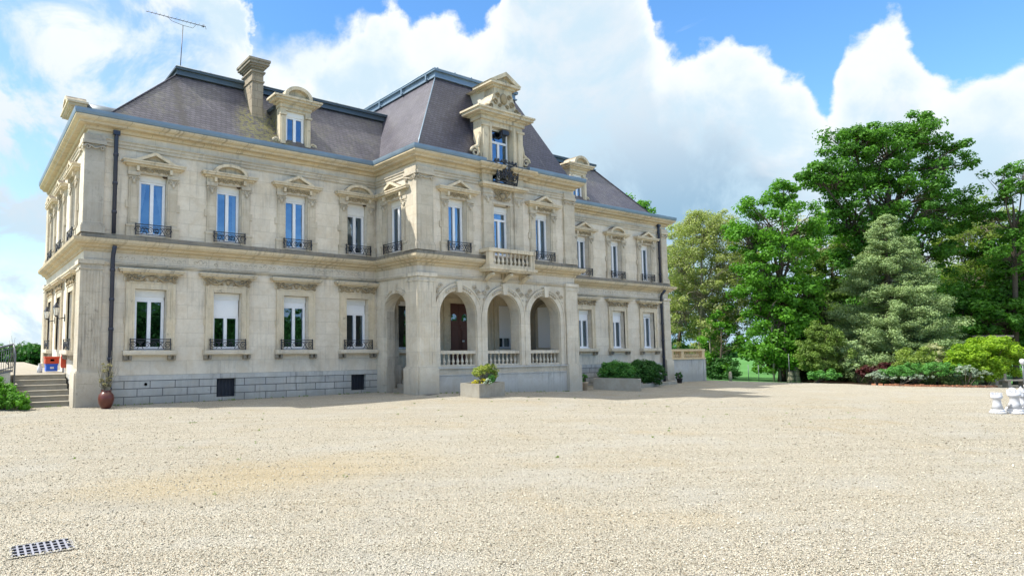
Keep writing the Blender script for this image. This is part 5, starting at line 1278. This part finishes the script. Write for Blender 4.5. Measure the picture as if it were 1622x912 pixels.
def lantern(y, label):
    t0 = thing('wall_lantern', label, 'lantern', (XW, y, 3.5), 'black wall lanterns beside the side door')
    b = MB(); b.tube([(XW, y, 3.25), (XW - .22, y, 3.20), (XW - .34, y, 3.32)], .02, 6); b.box(XW - .03, XW, y - .05, y + .05, 3.1, 3.4); b.build('bracket', 'iron', t0)
    b = MB(); b.lathe([(.07, 0), (.12, .30)], XW - .34, y, 6, 3.34, False); b.build('lamp_glass', 'lamp_glass', t0)
    b = MB(); b.lathe([(.14, 0), (.12, .04), (.06, .14), (.02, .22)], XW - .34, y, 6, 3.64, False); b.lathe([(.03, -.06), (.075, 0)], XW - .34, y, 6, 3.34, False)
    for k in range(6): a = 2 * PI * k / 6; b.tube([(XW - .34 + .072 * math.cos(a), y + .072 * math.sin(a), 3.34), (XW - .34 + .122 * math.cos(a), y + .122 * math.sin(a), 3.64)], .008, 4)
    b.build('lantern_cage', 'iron', t0)
lantern(27.3, 'black wall lantern nearer the front corner, right of the side door'); lantern(30.5, 'black wall lantern further back, left of the side door')

# bushes left foreground
bush('shrub', 'bright green leafy bush in the bottom left corner before the white wall', 'shrub', [LB(6, 628, 20.6, 24, 20), LB(24, 642, 20.2, 18, 13), LB(-20, 622, 20.6, 30, 28), LB(34, 632, 20.4, 10, 8)], 'leaf_bright', 60, per=60, dens=7, leaf=.06, cr=(.12, .24))
b = MB()
rg = random.Random(8); p = at(14, 620, 25)
for k in range(5): b.tube([(p.x, p.y, .3), (p.x + rg.uniform(-.1, .15), p.y, 1.5), (p.x + rg.uniform(-.1, .45), p.y, 2.2 + rg.random() * .5)], [.02, .012, .005], 4)
tag(b.build('bare_twig', 'bark'), 'thin bare twigs rising behind the metal railing', 'twigs')

# glazed jar with a dry plant at the front corner
P0 = Vector((4.22, 22.15, 0))
pt = thing('plant_pot', 'glazed red-brown round jar at the foot of the left downpipe', 'pot', P0)
b = MB(); b.lathe([(.13, 0), (.18, .05), (.235, .18), (.265, .33), (.24, .46), (.17, .55), (.14, .58), (.18, .62), (.15, .62), (.12, .55)], P0.x, P0.y, 18, 0); b.build('jar', 'glazed_red', pt)
b = MB(); b.lathe([(.13, 0), (.13, .01)], P0.x, P0.y, 12, .56); b.build('soil', 'soil', pt)
bush('dry_shrub', 'sparse dry shrub with long bare twigs growing in the red-brown jar', 'plant', [((P0.x - .02, P0.y, 1.15), (.20, .18, .45)), ((P0.x - .05, P0.y, .8), (.16, .14, .3))], 'leaf_dry', 61, per=26, dens=14, leaf=.035, cr=(.05, .1), base=(P0.x, P0.y, .5), stems=30, stem_mat='bark_pale')
b = MB(); rg = random.Random(3)
for k in range(16):
    a = rg.uniform(0, 2 * PI); l = rg.uniform(.25, .75); b.tube([(P0.x, P0.y, .5), (P0.x + math.cos(a) * l * .3, P0.y + math.sin(a) * l * .2, .9), (P0.x + math.cos(a) * l * .7, P0.y + math.sin(a) * l * .4, 1.2 + rg.uniform(.0, .8))], [.012, .008, .004], 4)
o = b.build('long_twig', 'bark_pale'); tag(o, 'long thin bare twigs sticking out of the red-brown jar', 'twigs')

# concrete trough with shrub in front of the porch
TA, TB_, TC = Vector((16.80, 18.45, 0)), Vector((17.02, 17.70, 0)), Vector((18.92, 18.22, 0))
def trough(name, label, p0, ux, uy, lx, ly, z0, h, t_=.10):
    ux = Vector(ux).normalized(); uy = Vector(uy).normalized()
    b = MB()
    def qb(a0, a1, b0, b1, c0, c1):
        vs = [tuple(Vector(p0) + ux * a + uy * c + Vector((0, 0, z))) for z in (c0, c1) for a, c in ((a0, b0), (a1, b0), (a1, b1), (a0, b1))]
        b.add(vs, [(0, 3, 2, 1), (4, 5, 6, 7), (0, 1, 5, 4), (1, 2, 6, 5), (2, 3, 7, 6), (3, 0, 4, 7)])
    root = thing(name, label, 'planter', tuple(Vector(p0) + ux * lx / 2 + uy * ly / 2 + Vector((0, 0, z0))))
    qb(0, lx, 0, t_, z0, z0 + h); qb(0, lx, ly - t_, ly, z0, z0 + h); qb(0, t_, t_, ly - t_, z0, z0 + h); qb(lx - t_, lx, t_, ly - t_, z0, z0 + h)
    b.build('trough_wall', 'concrete', root)
    b = MB(); qb(t_, lx - t_, t_, ly - t_, z0 + .1, z0 + h - .07); b.build('soil', 'soil', root)
    return root
zz = gz(17.5, 18) + .0
trough('planter', 'square-edged pale concrete trough with a variegated shrub before the porch', (17.02, 17.72, 0), (1.9, .50, 0), (-.24, .9, 0), 1.95, .85, zz - .02, .56)
bush('shrub', 'yellow-green variegated shrub in the concrete trough before the porch', 'shrub', [((17.62, 18.28, zz + 1.00), (.34, .24, .13)), ((17.95, 18.35, zz + 1.10), (.36, .26, .16)), ((18.35, 18.45, zz + 1.08), (.34, .26, .20)), ((18.45, 18.45, zz + .85), (.26, .22, .22)), ((17.35, 18.2, zz + .90), (.20, .16, .09))], 'leaf_variegated', 62, per=9, dens=110, leaf=.042, cr=(.05, .10), base=(17.9, 18.35, zz + .5), stems=60, stem_mat='bark_pale')
bush('shrub', 'dark green bushy plant at the right of the concrete trough', 'plant', [((18.35, 18.45, zz + .80), (.34, .28, .30)), ((18.0, 18.2, zz + .65), (.28, .2, .16))], 'leaf_green', 63, per=44, dens=9, leaf=.05, cr=(.07, .12), base=(18.3, 18.4, zz + .5))
bush('flower', 'low yellow flowers along the front of the concrete trough', 'flowers', [((17.35, 18.1, zz + .60), (.30, .14, .07)), ((17.6, 18.05, zz + .62), (.18, .1, .07))], 'leaf_yellow', 64, per=30, dens=14, leaf=.04, cr=(.05, .08), base=(17.4, 18.1, zz + .5))
bush('trailing_plant', 'pale grey-green plant spilling over the front of the concrete trough', 'plant', [((17.62, 17.86, zz + .58), (.18, .12, .12)), ((17.66, 17.80, zz + .44), (.10, .07, .14))], 'leaf_silver', 65, per=36, dens=16, leaf=.04, cr=(.04, .08), base=(17.65, 17.95, zz + .5))

# second trough, kerb, hedge, small pots by the right wing
zg2 = gz(28, 20)
trough('planter', 'long weathered concrete trough in the shade beside the dark hedge', (27.65, 20.55, 0), (.95, -1.75, 0), (1.75, .95, 0), 2.15, .85, zg2 - .02, .60)
b = MB(); pts_ = [(28.9, 19.55), (31.5, 20.5), (35, 21.5), (37.6, 22.1), (38.1, 22.9)]
for p, q in zip(pts_, pts_[1:]):
    p = Vector(p); q = Vector(q); n = max(1, int((q - p).length / .5))
    for i in range(n):
        a = p.lerp(q, i / n); c = p.lerp(q, (i + .94) / n); d = (c - a).normalized(); e = Vector((-d.y, d.x)) * .11
        z = gz(a.x, a.y)
        vs = [(v.x, v.y, zz_) for zz_ in (z - .1, z + .20) for v in (a - e, c - e, c + e, a + e)]
        b.add(vs, [(0, 3, 2, 1), (4, 5, 6, 7), (0, 1, 5, 4), (1, 2, 6, 5), (2, 3, 7, 6), (3, 0, 4, 7)])
tag(b.build('stone_kerb', 'concrete'), 'low pale stone kerb in front of the dark hedge by the right wing', 'kerb')
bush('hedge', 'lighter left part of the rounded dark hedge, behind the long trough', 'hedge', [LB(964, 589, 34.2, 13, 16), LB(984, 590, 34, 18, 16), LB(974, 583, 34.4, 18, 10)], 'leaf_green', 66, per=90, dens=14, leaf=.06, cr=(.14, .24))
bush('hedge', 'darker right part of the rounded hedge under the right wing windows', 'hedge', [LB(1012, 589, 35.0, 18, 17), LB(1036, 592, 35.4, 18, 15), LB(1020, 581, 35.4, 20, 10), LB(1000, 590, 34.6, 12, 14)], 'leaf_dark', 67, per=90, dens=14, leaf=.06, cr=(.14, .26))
def small_pot(x, y, label, r, h, mat, plabel, seed, pm_='leaf_green'):
    z = gz(x, y); t0 = thing('flower_pot', label, 'pot', (x, y, z)); b = MB(); b.lathe([(r * .7, 0), (r, h * .85), (r * 1.12, h * .86), (r * 1.12, h), (r * .9, h), (r * .9, h * .8)], x, y, 14, z); b.build('pot_body', mat, t0)
    bush('pot_plant', plabel, 'plant', [((x, y, z + h + .16), (r * 1.3, r * 1.3, .22))], pm_, seed, per=30, dens=22, leaf=.05, cr=(.05, .09), base=(x, y, z + h * .8))
small_pot(26.55, 20.25, 'pale clay pot beside the right corner of the porch', .17, .42, 'terracotta_pale', 'small green plant in the pale clay pot by the porch', 68)
small_pot(38.75, 22.5, 'dark pot at the right corner of the mansion', .17, .30, 'rubber', 'small plant in the dark pot at the right corner of the mansion', 69, 'leaf_dark')
b = MB(); b.add([(16.0, 19.55, .135), (16.75, 19.55, .135), (16.75, 19.95, .14), (16.0, 19.95, .14), (16.0, 19.55, .12), (16.75, 19.55, .12), (16.75, 19.95, .12), (16.0, 19.95, .12)], [(0, 1, 2, 3), (0, 4, 5, 1), (1, 5, 6, 2), (2, 6, 7, 3), (3, 7, 4, 0)])  # thin dark sheet laid on the gravel in place of a spot of shade
tag(b.build('shade_spot', 'rubber'), 'small dark sheet standing in for a spot of shade on the gravel by the near corner of the porch', 'mat')

# ------------------------------------------------------------------ TV aerial on the ridge
an = thing('tv_aerial', 'thin TV aerial with a long boom on the left end of the roof ridge', 'aerial', (7.33, 25, 13.5))
b = MB(); b.tube([(7.33, 25, 13.4), (7.42, 25, 15.60)], .020, 6); b.build('mast', 'grey_rail', an)
b = MB(); BL, BR = Vector((5.87, 25, 15.86)), Vector((8.41, 25, 15.84))
bs_ = Vector((5.87, 25.0, 16.14)) ; be_ = Vector((8.41, 25.0, 15.80)); bs_ = at(231, 18, 25.15 / (CR @ Vector((0, 0, -1))).dot(Vector((.52, .85, 0)).normalized()) if False else 25.0); 
P1 = (5.87, 25, 15.78 + .0); P2 = (8.41, 25, 15.81)
b.tube([P1, P2], .016, 5)
b.tube([(6.75, 25, 15.79), (6.95, 25, 15.66), (7.42, 25, 15.60), (7.85, 25, 15.60), (8.0, 25, 15.80)], .010, 5)
for k in range(15):
    x = 5.95 + k * .165; l = .10 + .004 * k; b.tube([(x, 25 - l, 15.79 + .012 * k / 6), (x, 25 + l, 15.79 + .012 * k / 6)], .006, 4)
b.blob((8.30, 25, 15.80), .05, .05, .05, 6, 4); b.tube([(8.38, 24.85, 15.62), (8.40, 25, 15.8), (8.38, 25.15, 15.98)], .010, 4)
b.build('boom', 'grey_rail', an)

# ------------------------------------------------------------------ drain cover
g0 = Vector((0.495, 7.075)); gx = Vector((1.0, -.01)).normalized(); gy = Vector((-gx.y, gx.x)); LX, LY = .60, .42
dg = thing('drain_cover', 'pale metal drain grate with square holes half buried in the gravel', 'drain cover', (.8, 7.35, 0))
b = MB()
def ob(a0, a1, b0, b1, z0, z1, mb):
    vs = [(*(g0 + gx * a + gy * c), z) for z in (z0, z1) for a, c in ((a0, b0), (a1, b0), (a1, b1), (a0, b1))]
    mb.add(vs, [(0, 3, 2, 1), (4, 5, 6, 7), (0, 1, 5, 4), (1, 2, 6, 5), (2, 3, 7, 6), (3, 0, 4, 7)])
nx_, ny_ = 9, 4; bw = .021
for i in range(nx_ + 1): a = i * (LX - bw) / nx_; ob(a, a + bw, .03 if i in (0, nx_) else 0, LY - (.03 if i in (0, nx_) else 0), .008, .016, b)
for j in range(ny_ + 1): a = j * (LY - bw) / ny_; ob(.03 if j in (0, ny_) else 0, LX - (.03 if j in (0, ny_) else 0), a, a + bw, .0075, .0155, b)
b.build('grate', 'grate_metal', dg)
b = MB(); ob(.01, LX - .01, .01, LY - .01, .0045, .006, b); b.build('pit', 'black', dg)

# ------------------------------------------------------------------ giant chess pieces
def chess(name, label, x, y, kind, h, r, rz=0):
    z = gz(x, y); t0 = thing(name, label, 'chess piece', (x, y, z), 'giant white chess pieces on the court')
    b = MB(); b.lathe([(r, 0), (r, h * .08), (r * .92, h * .11), (r * .80, h * .13), (r * .86, h * .17), (r * .72, h * .21)], x, y, 20, z); b.build('base', 'white_plastic', t0)
    b = MB()
    if kind == 'rook': b.lathe([(r * .72, h * .21), (r * .52, h * .45), (r * .46, h * .68), (r * .62, h * .72), (r * .68, h * .76), (r * .68, h * .88), (r * .5, h * .88), (r * .5, h * .84)], x, y, 20, z)
    elif kind == 'pawn': b.lathe([(r * .72, h * .21), (r * .42, h * .40), (r * .30, h * .62), (r * .55, h * .66), (r * .55, h * .69), (r * .28, h * .72)], x, y, 20, z)
    elif kind == 'bishop': b.lathe([(r * .72, h * .21), (r * .40, h * .38), (r * .28, h * .58), (r * .52, h * .62), (r * .28, h * .66), (r * .42, h * .76), (r * .34, h * .88), (r * .10, h * .95)], x, y, 20, z)
    else: b.lathe([(r * .72, h * .21), (r * .42, h * .36), (r * .30, h * .62), (r * .60, h * .66), (r * .60, h * .69), (r * .34, h * .72), (r * .50, h * .90), (r * .30, h * .93)], x, y, 20, z)
    b.build('stem', 'white_plastic', t0)
    b = MB()
    if kind == 'rook':
        for k in range(6): a = k * PI / 3 + rz; b.lathe([(r * .16, 0), (r * .16, h * .12)], x + r * .55 * math.cos(a), y + r * .55 * math.sin(a), 6, z + h * .88, False)
        b.build('battlement', 'white_plastic', t0)
    elif kind == 'pawn': b.blob((x, y, z + h * .84), r * .46, r * .46, h * .16, 16, 10); b.build('head', 'white_plastic', t0)
    elif kind == 'bishop': b.blob((x, y, z + h * .97), r * .12, r * .12, h * .04, 10, 6); b.build('finial', 'white_plastic', t0)
    else: b.box(x - r * .08, x + r * .08, y - r * .08, y + r * .08, z + h * .93, z + h * 1.05); b.box(x - r * .2, x + r * .2, y - r * .07, y + r * .07, z + h * .97, z + h * 1.01); b.build('cross', 'white_plastic', t0)
    return t0
chess('chess_rook', 'small white castle-topped chess piece furthest left on the court', 29.55, 6.42, 'rook', .70, .21)
chess('chess_knight', 'wider white chess piece second from the left on the court', 30.0, 6.10, 'rook', .80, .25, .4)
chess('chess_pawn', 'white round-headed chess piece behind the second one from the left', 30.9, 6.32, 'pawn', .84, .24)
chess('chess_bishop', 'white pointed chess piece just behind the round-headed one', 31.6, 6.25, 'bishop', .86, .23)
chess('chess_king', 'tall white chess piece cut by the right edge of the photo', 30.6, 5.85, 'king', 1.05, .27)

# ------------------------------------------------------------------ right edge: lamp, bench, stone slab, post, stumps
p = at(1621, 592, 36); z = gz(p.x, p.y); lp = thing('garden_lamp', 'white-topped post lamp at the right edge of the photo', 'lamp', (p.x, p.y, z))
b = MB(); b.tube([(p.x, p.y, z), (p.x, p.y, z + 1.45)], .035, 8); b.lathe([(.09, 0), (.05, .06)], p.x, p.y, 10, z); b.build('post', 'grey_rail', lp)
b = MB(); b.lathe([(.05, 0), (.10, .06), (.13, .20), (.10, .30), (.03, .34)], p.x, p.y, 14, z + 1.42); b.build('lamp_shade', 'white_plastic', lp)
p = at(1606, 590, 38.2); z = gz(p.x, p.y); bn = thing('stone_bench', 'low stone bench in front of the lime-green bush near the right edge', 'bench', (p.x, p.y, z))
d = Vector((CR[0][0], CR[1][0], 0)).normalized()
def obox(c, d, l, w_, z0, z1, mb):
    e = Vector((-d.y, d.x, 0)); c = Vector((c.x, c.y, 0))
    vs = [tuple(c + d * a * l + e * q * w_ + Vector((0, 0, zz_))) for zz_ in (z0, z1) for a, q in ((-1, -1), (1, -1), (1, 1), (-1, 1))]
    mb.add(vs, [(0, 3, 2, 1), (4, 5, 6, 7), (0, 1, 5, 4), (1, 2, 6, 5), (2, 3, 7, 6), (3, 0, 4, 7)])
b = MB(); obox(p, d, .75, .22, z + .42, z + .50, b); b.build('seat', 'concrete', bn)
for s_ in (-.5, .5):
    b = MB(); obox(p + d * s_, d, .09, .18, z - .05, z + .42, b); b.build('leg', 'concrete', bn)
p = at(1574, 548, 44); z = gz(p.x, p.y)
sb = thing('stone_shelter', 'grey flat stone slab on piers showing above the lime-green bush', 'shelter', (p.x, p.y, z))
b = MB(); zt = at(1578, 531, 44).z; obox(p, d, .85, .6, zt - .12, zt, b); obox(p, d, .70, .5, zt - .35, zt - .12, b); b.build('slab', 'weathered', sb)
for s_ in (-.3, .3):
    b = MB(); obox(p + d * s_, d, .12, .3, z - .1, zt - .35, b); b.build('pier', 'weathered', sb)
p = at(1157, 600, 43); z = gz(p.x, p.y); b = MB(); b.lathe([(.10, 0), (.11, .3), (.09, .55), (.05, .65)], p.x, p.y, 10, z - .05); tag(b.build('marker_post', 'terracotta_pale'), 'short pale stone marker at the far edge of the court beyond the terrace wall', 'post')
for x, lab in ((1253, 'mossy brown stump left of its twin under the shrubs'), (1262, 'taller mossy brown stump nearer the yellow-green shrub')):
    p = at(x, 596, 43.5); z = gz(p.x, p.y); b = MB(); hh = .75 if x < 1260 else 1.0
    b.lathe([(.24, -.1), (.22, .15), (.17, hh * .5), (.20, hh * .72), (.13, hh * .9), (.06, hh)], p.x, p.y, 9, z, True); tag(b.build('tree_stump', 'mossy_stone'), lab, 'stump')
for k, x in enumerate((1186, 1202, 1251)):
    p = at(x, 598, 42.5); z = gz(p.x, p.y); b = MB(); b.tube([(p.x, p.y, z - .1), (p.x, p.y, z + (1.1 if k < 2 else 1.9))], .02, 5)
    tag(b.build('fence_post', 'grey_rail'), 'thin grey metal stake at the far edge of the court before the meadow', 'post', 'thin metal stakes')

rg2 = np.random.default_rng(90); cen = []
for a, c, n in (((4.3, 22.95), (15.8, 22.95), 46), ((16.8, 19.85), (25.0, 19.85), 30), ((26.0, 22.9), (27.6, 22.9), 6), ((1.7, 23.75), (3.3, 23.75), 5), ((15.8, 20.2), (15.8, 22.8), 6)):
    for f in rg2.random(n): 
        x = a[0] + (c[0] - a[0]) * f; y = a[1] + (c[1] - a[1]) * f - abs(rg2.normal()) * .05; cen.append((x, y, gz(x, y) + .03))
for k in range(60):
    x = rg2.uniform(0, 26); y = rg2.uniform(8, 19); cen.append((x, y, gz(x, y) + .01))
cen = np.array(cen); V, F, tn = blob_leaves(cen, rg2.uniform(.02, .075, len(cen)), 16, .022, rg2, flat=.7); V[:, 2] = np.maximum(V[:, 2], cen[:, 2].min())
o = link(poly_mesh('weeds', 'leaf_mid', V, F, tn), 'weeds'); tag(o, 'scattered small weeds along the wall foot and in the gravel', 'weeds', kind='stuff')
# ------------------------------------------------------------------ distant woods
def wood(name, label, pts, H, W, mat, seed, n, per=40, leaf=.5, cr=(1.2, 2.4)):
    rg = np.random.default_rng(seed); C = []
    for i in range(n):
        f = rg.random() * (len(pts) - 1); a = Vector(pts[int(f)]); c = Vector(pts[int(f) + 1]); p = a.lerp(c, f - int(f))
        h = H * (.8 + .2 * math.sin(f * 5.1 + seed) * math.cos(f * 2.3)) ; C.append((p.x + rg.normal() * W, p.y + rg.normal() * W, p.z + h * rg.random() ** .6))
    C = np.array(C); V, F, tn = blob_leaves(C, rg.uniform(cr[0], cr[1], n), per, leaf, rg)
    o = link(poly_mesh(name, mat, V, F, tn), name); tag(o, label, 'wood', kind='stuff'); return o
a = at(-70, 560, 95); c = at(75, 560, 95)
wood('hillside_wood', 'dark green wood on the slope beyond the left terrace', [(a.x - 10, a.y, -5), (a.x, a.y, -5), (c.x + 1, c.y, -5)], 7.6, 1.6, 'leaf_dark', 71, 900, per=60, leaf=.35, cr=(.8, 1.6))
a = at(1000, 556, 200); c = at(1320, 556, 210)
wood('far_wood', 'hazy dark line of far trees beyond the green meadow', [(a.x, a.y, -3), (c.x, c.y, -3)], 6.0, 4, 'leaf_dark', 72, 500, per=40, leaf=.8, cr=(1.5, 3))
wood('park_wood', 'belt of trees closing the park behind the tallest tree', [tuple(at(1260, 590, 74).to_2d()) + (-.5,), tuple(at(1480, 590, 74).to_2d()) + (-.5,), tuple(at(1760, 590, 66).to_2d()) + (-.5,)], 12.0, 2.2, 'leaf_oak', 73, 1500, per=80, leaf=.26, cr=(.9, 1.8))
wood('facing_wood', 'line of trees across the court from the mansion, reflected in its lower windows', [(-40, -34, -1), (0, -38, -1), (45, -36, -1), (90, -30, -1)], 10, 2.5, 'leaf_dark', 74, 1300, per=40, leaf=.6, cr=(1.4, 2.8))
for o in bpy.data.objects:
    if '_w' in o: del o['_w']
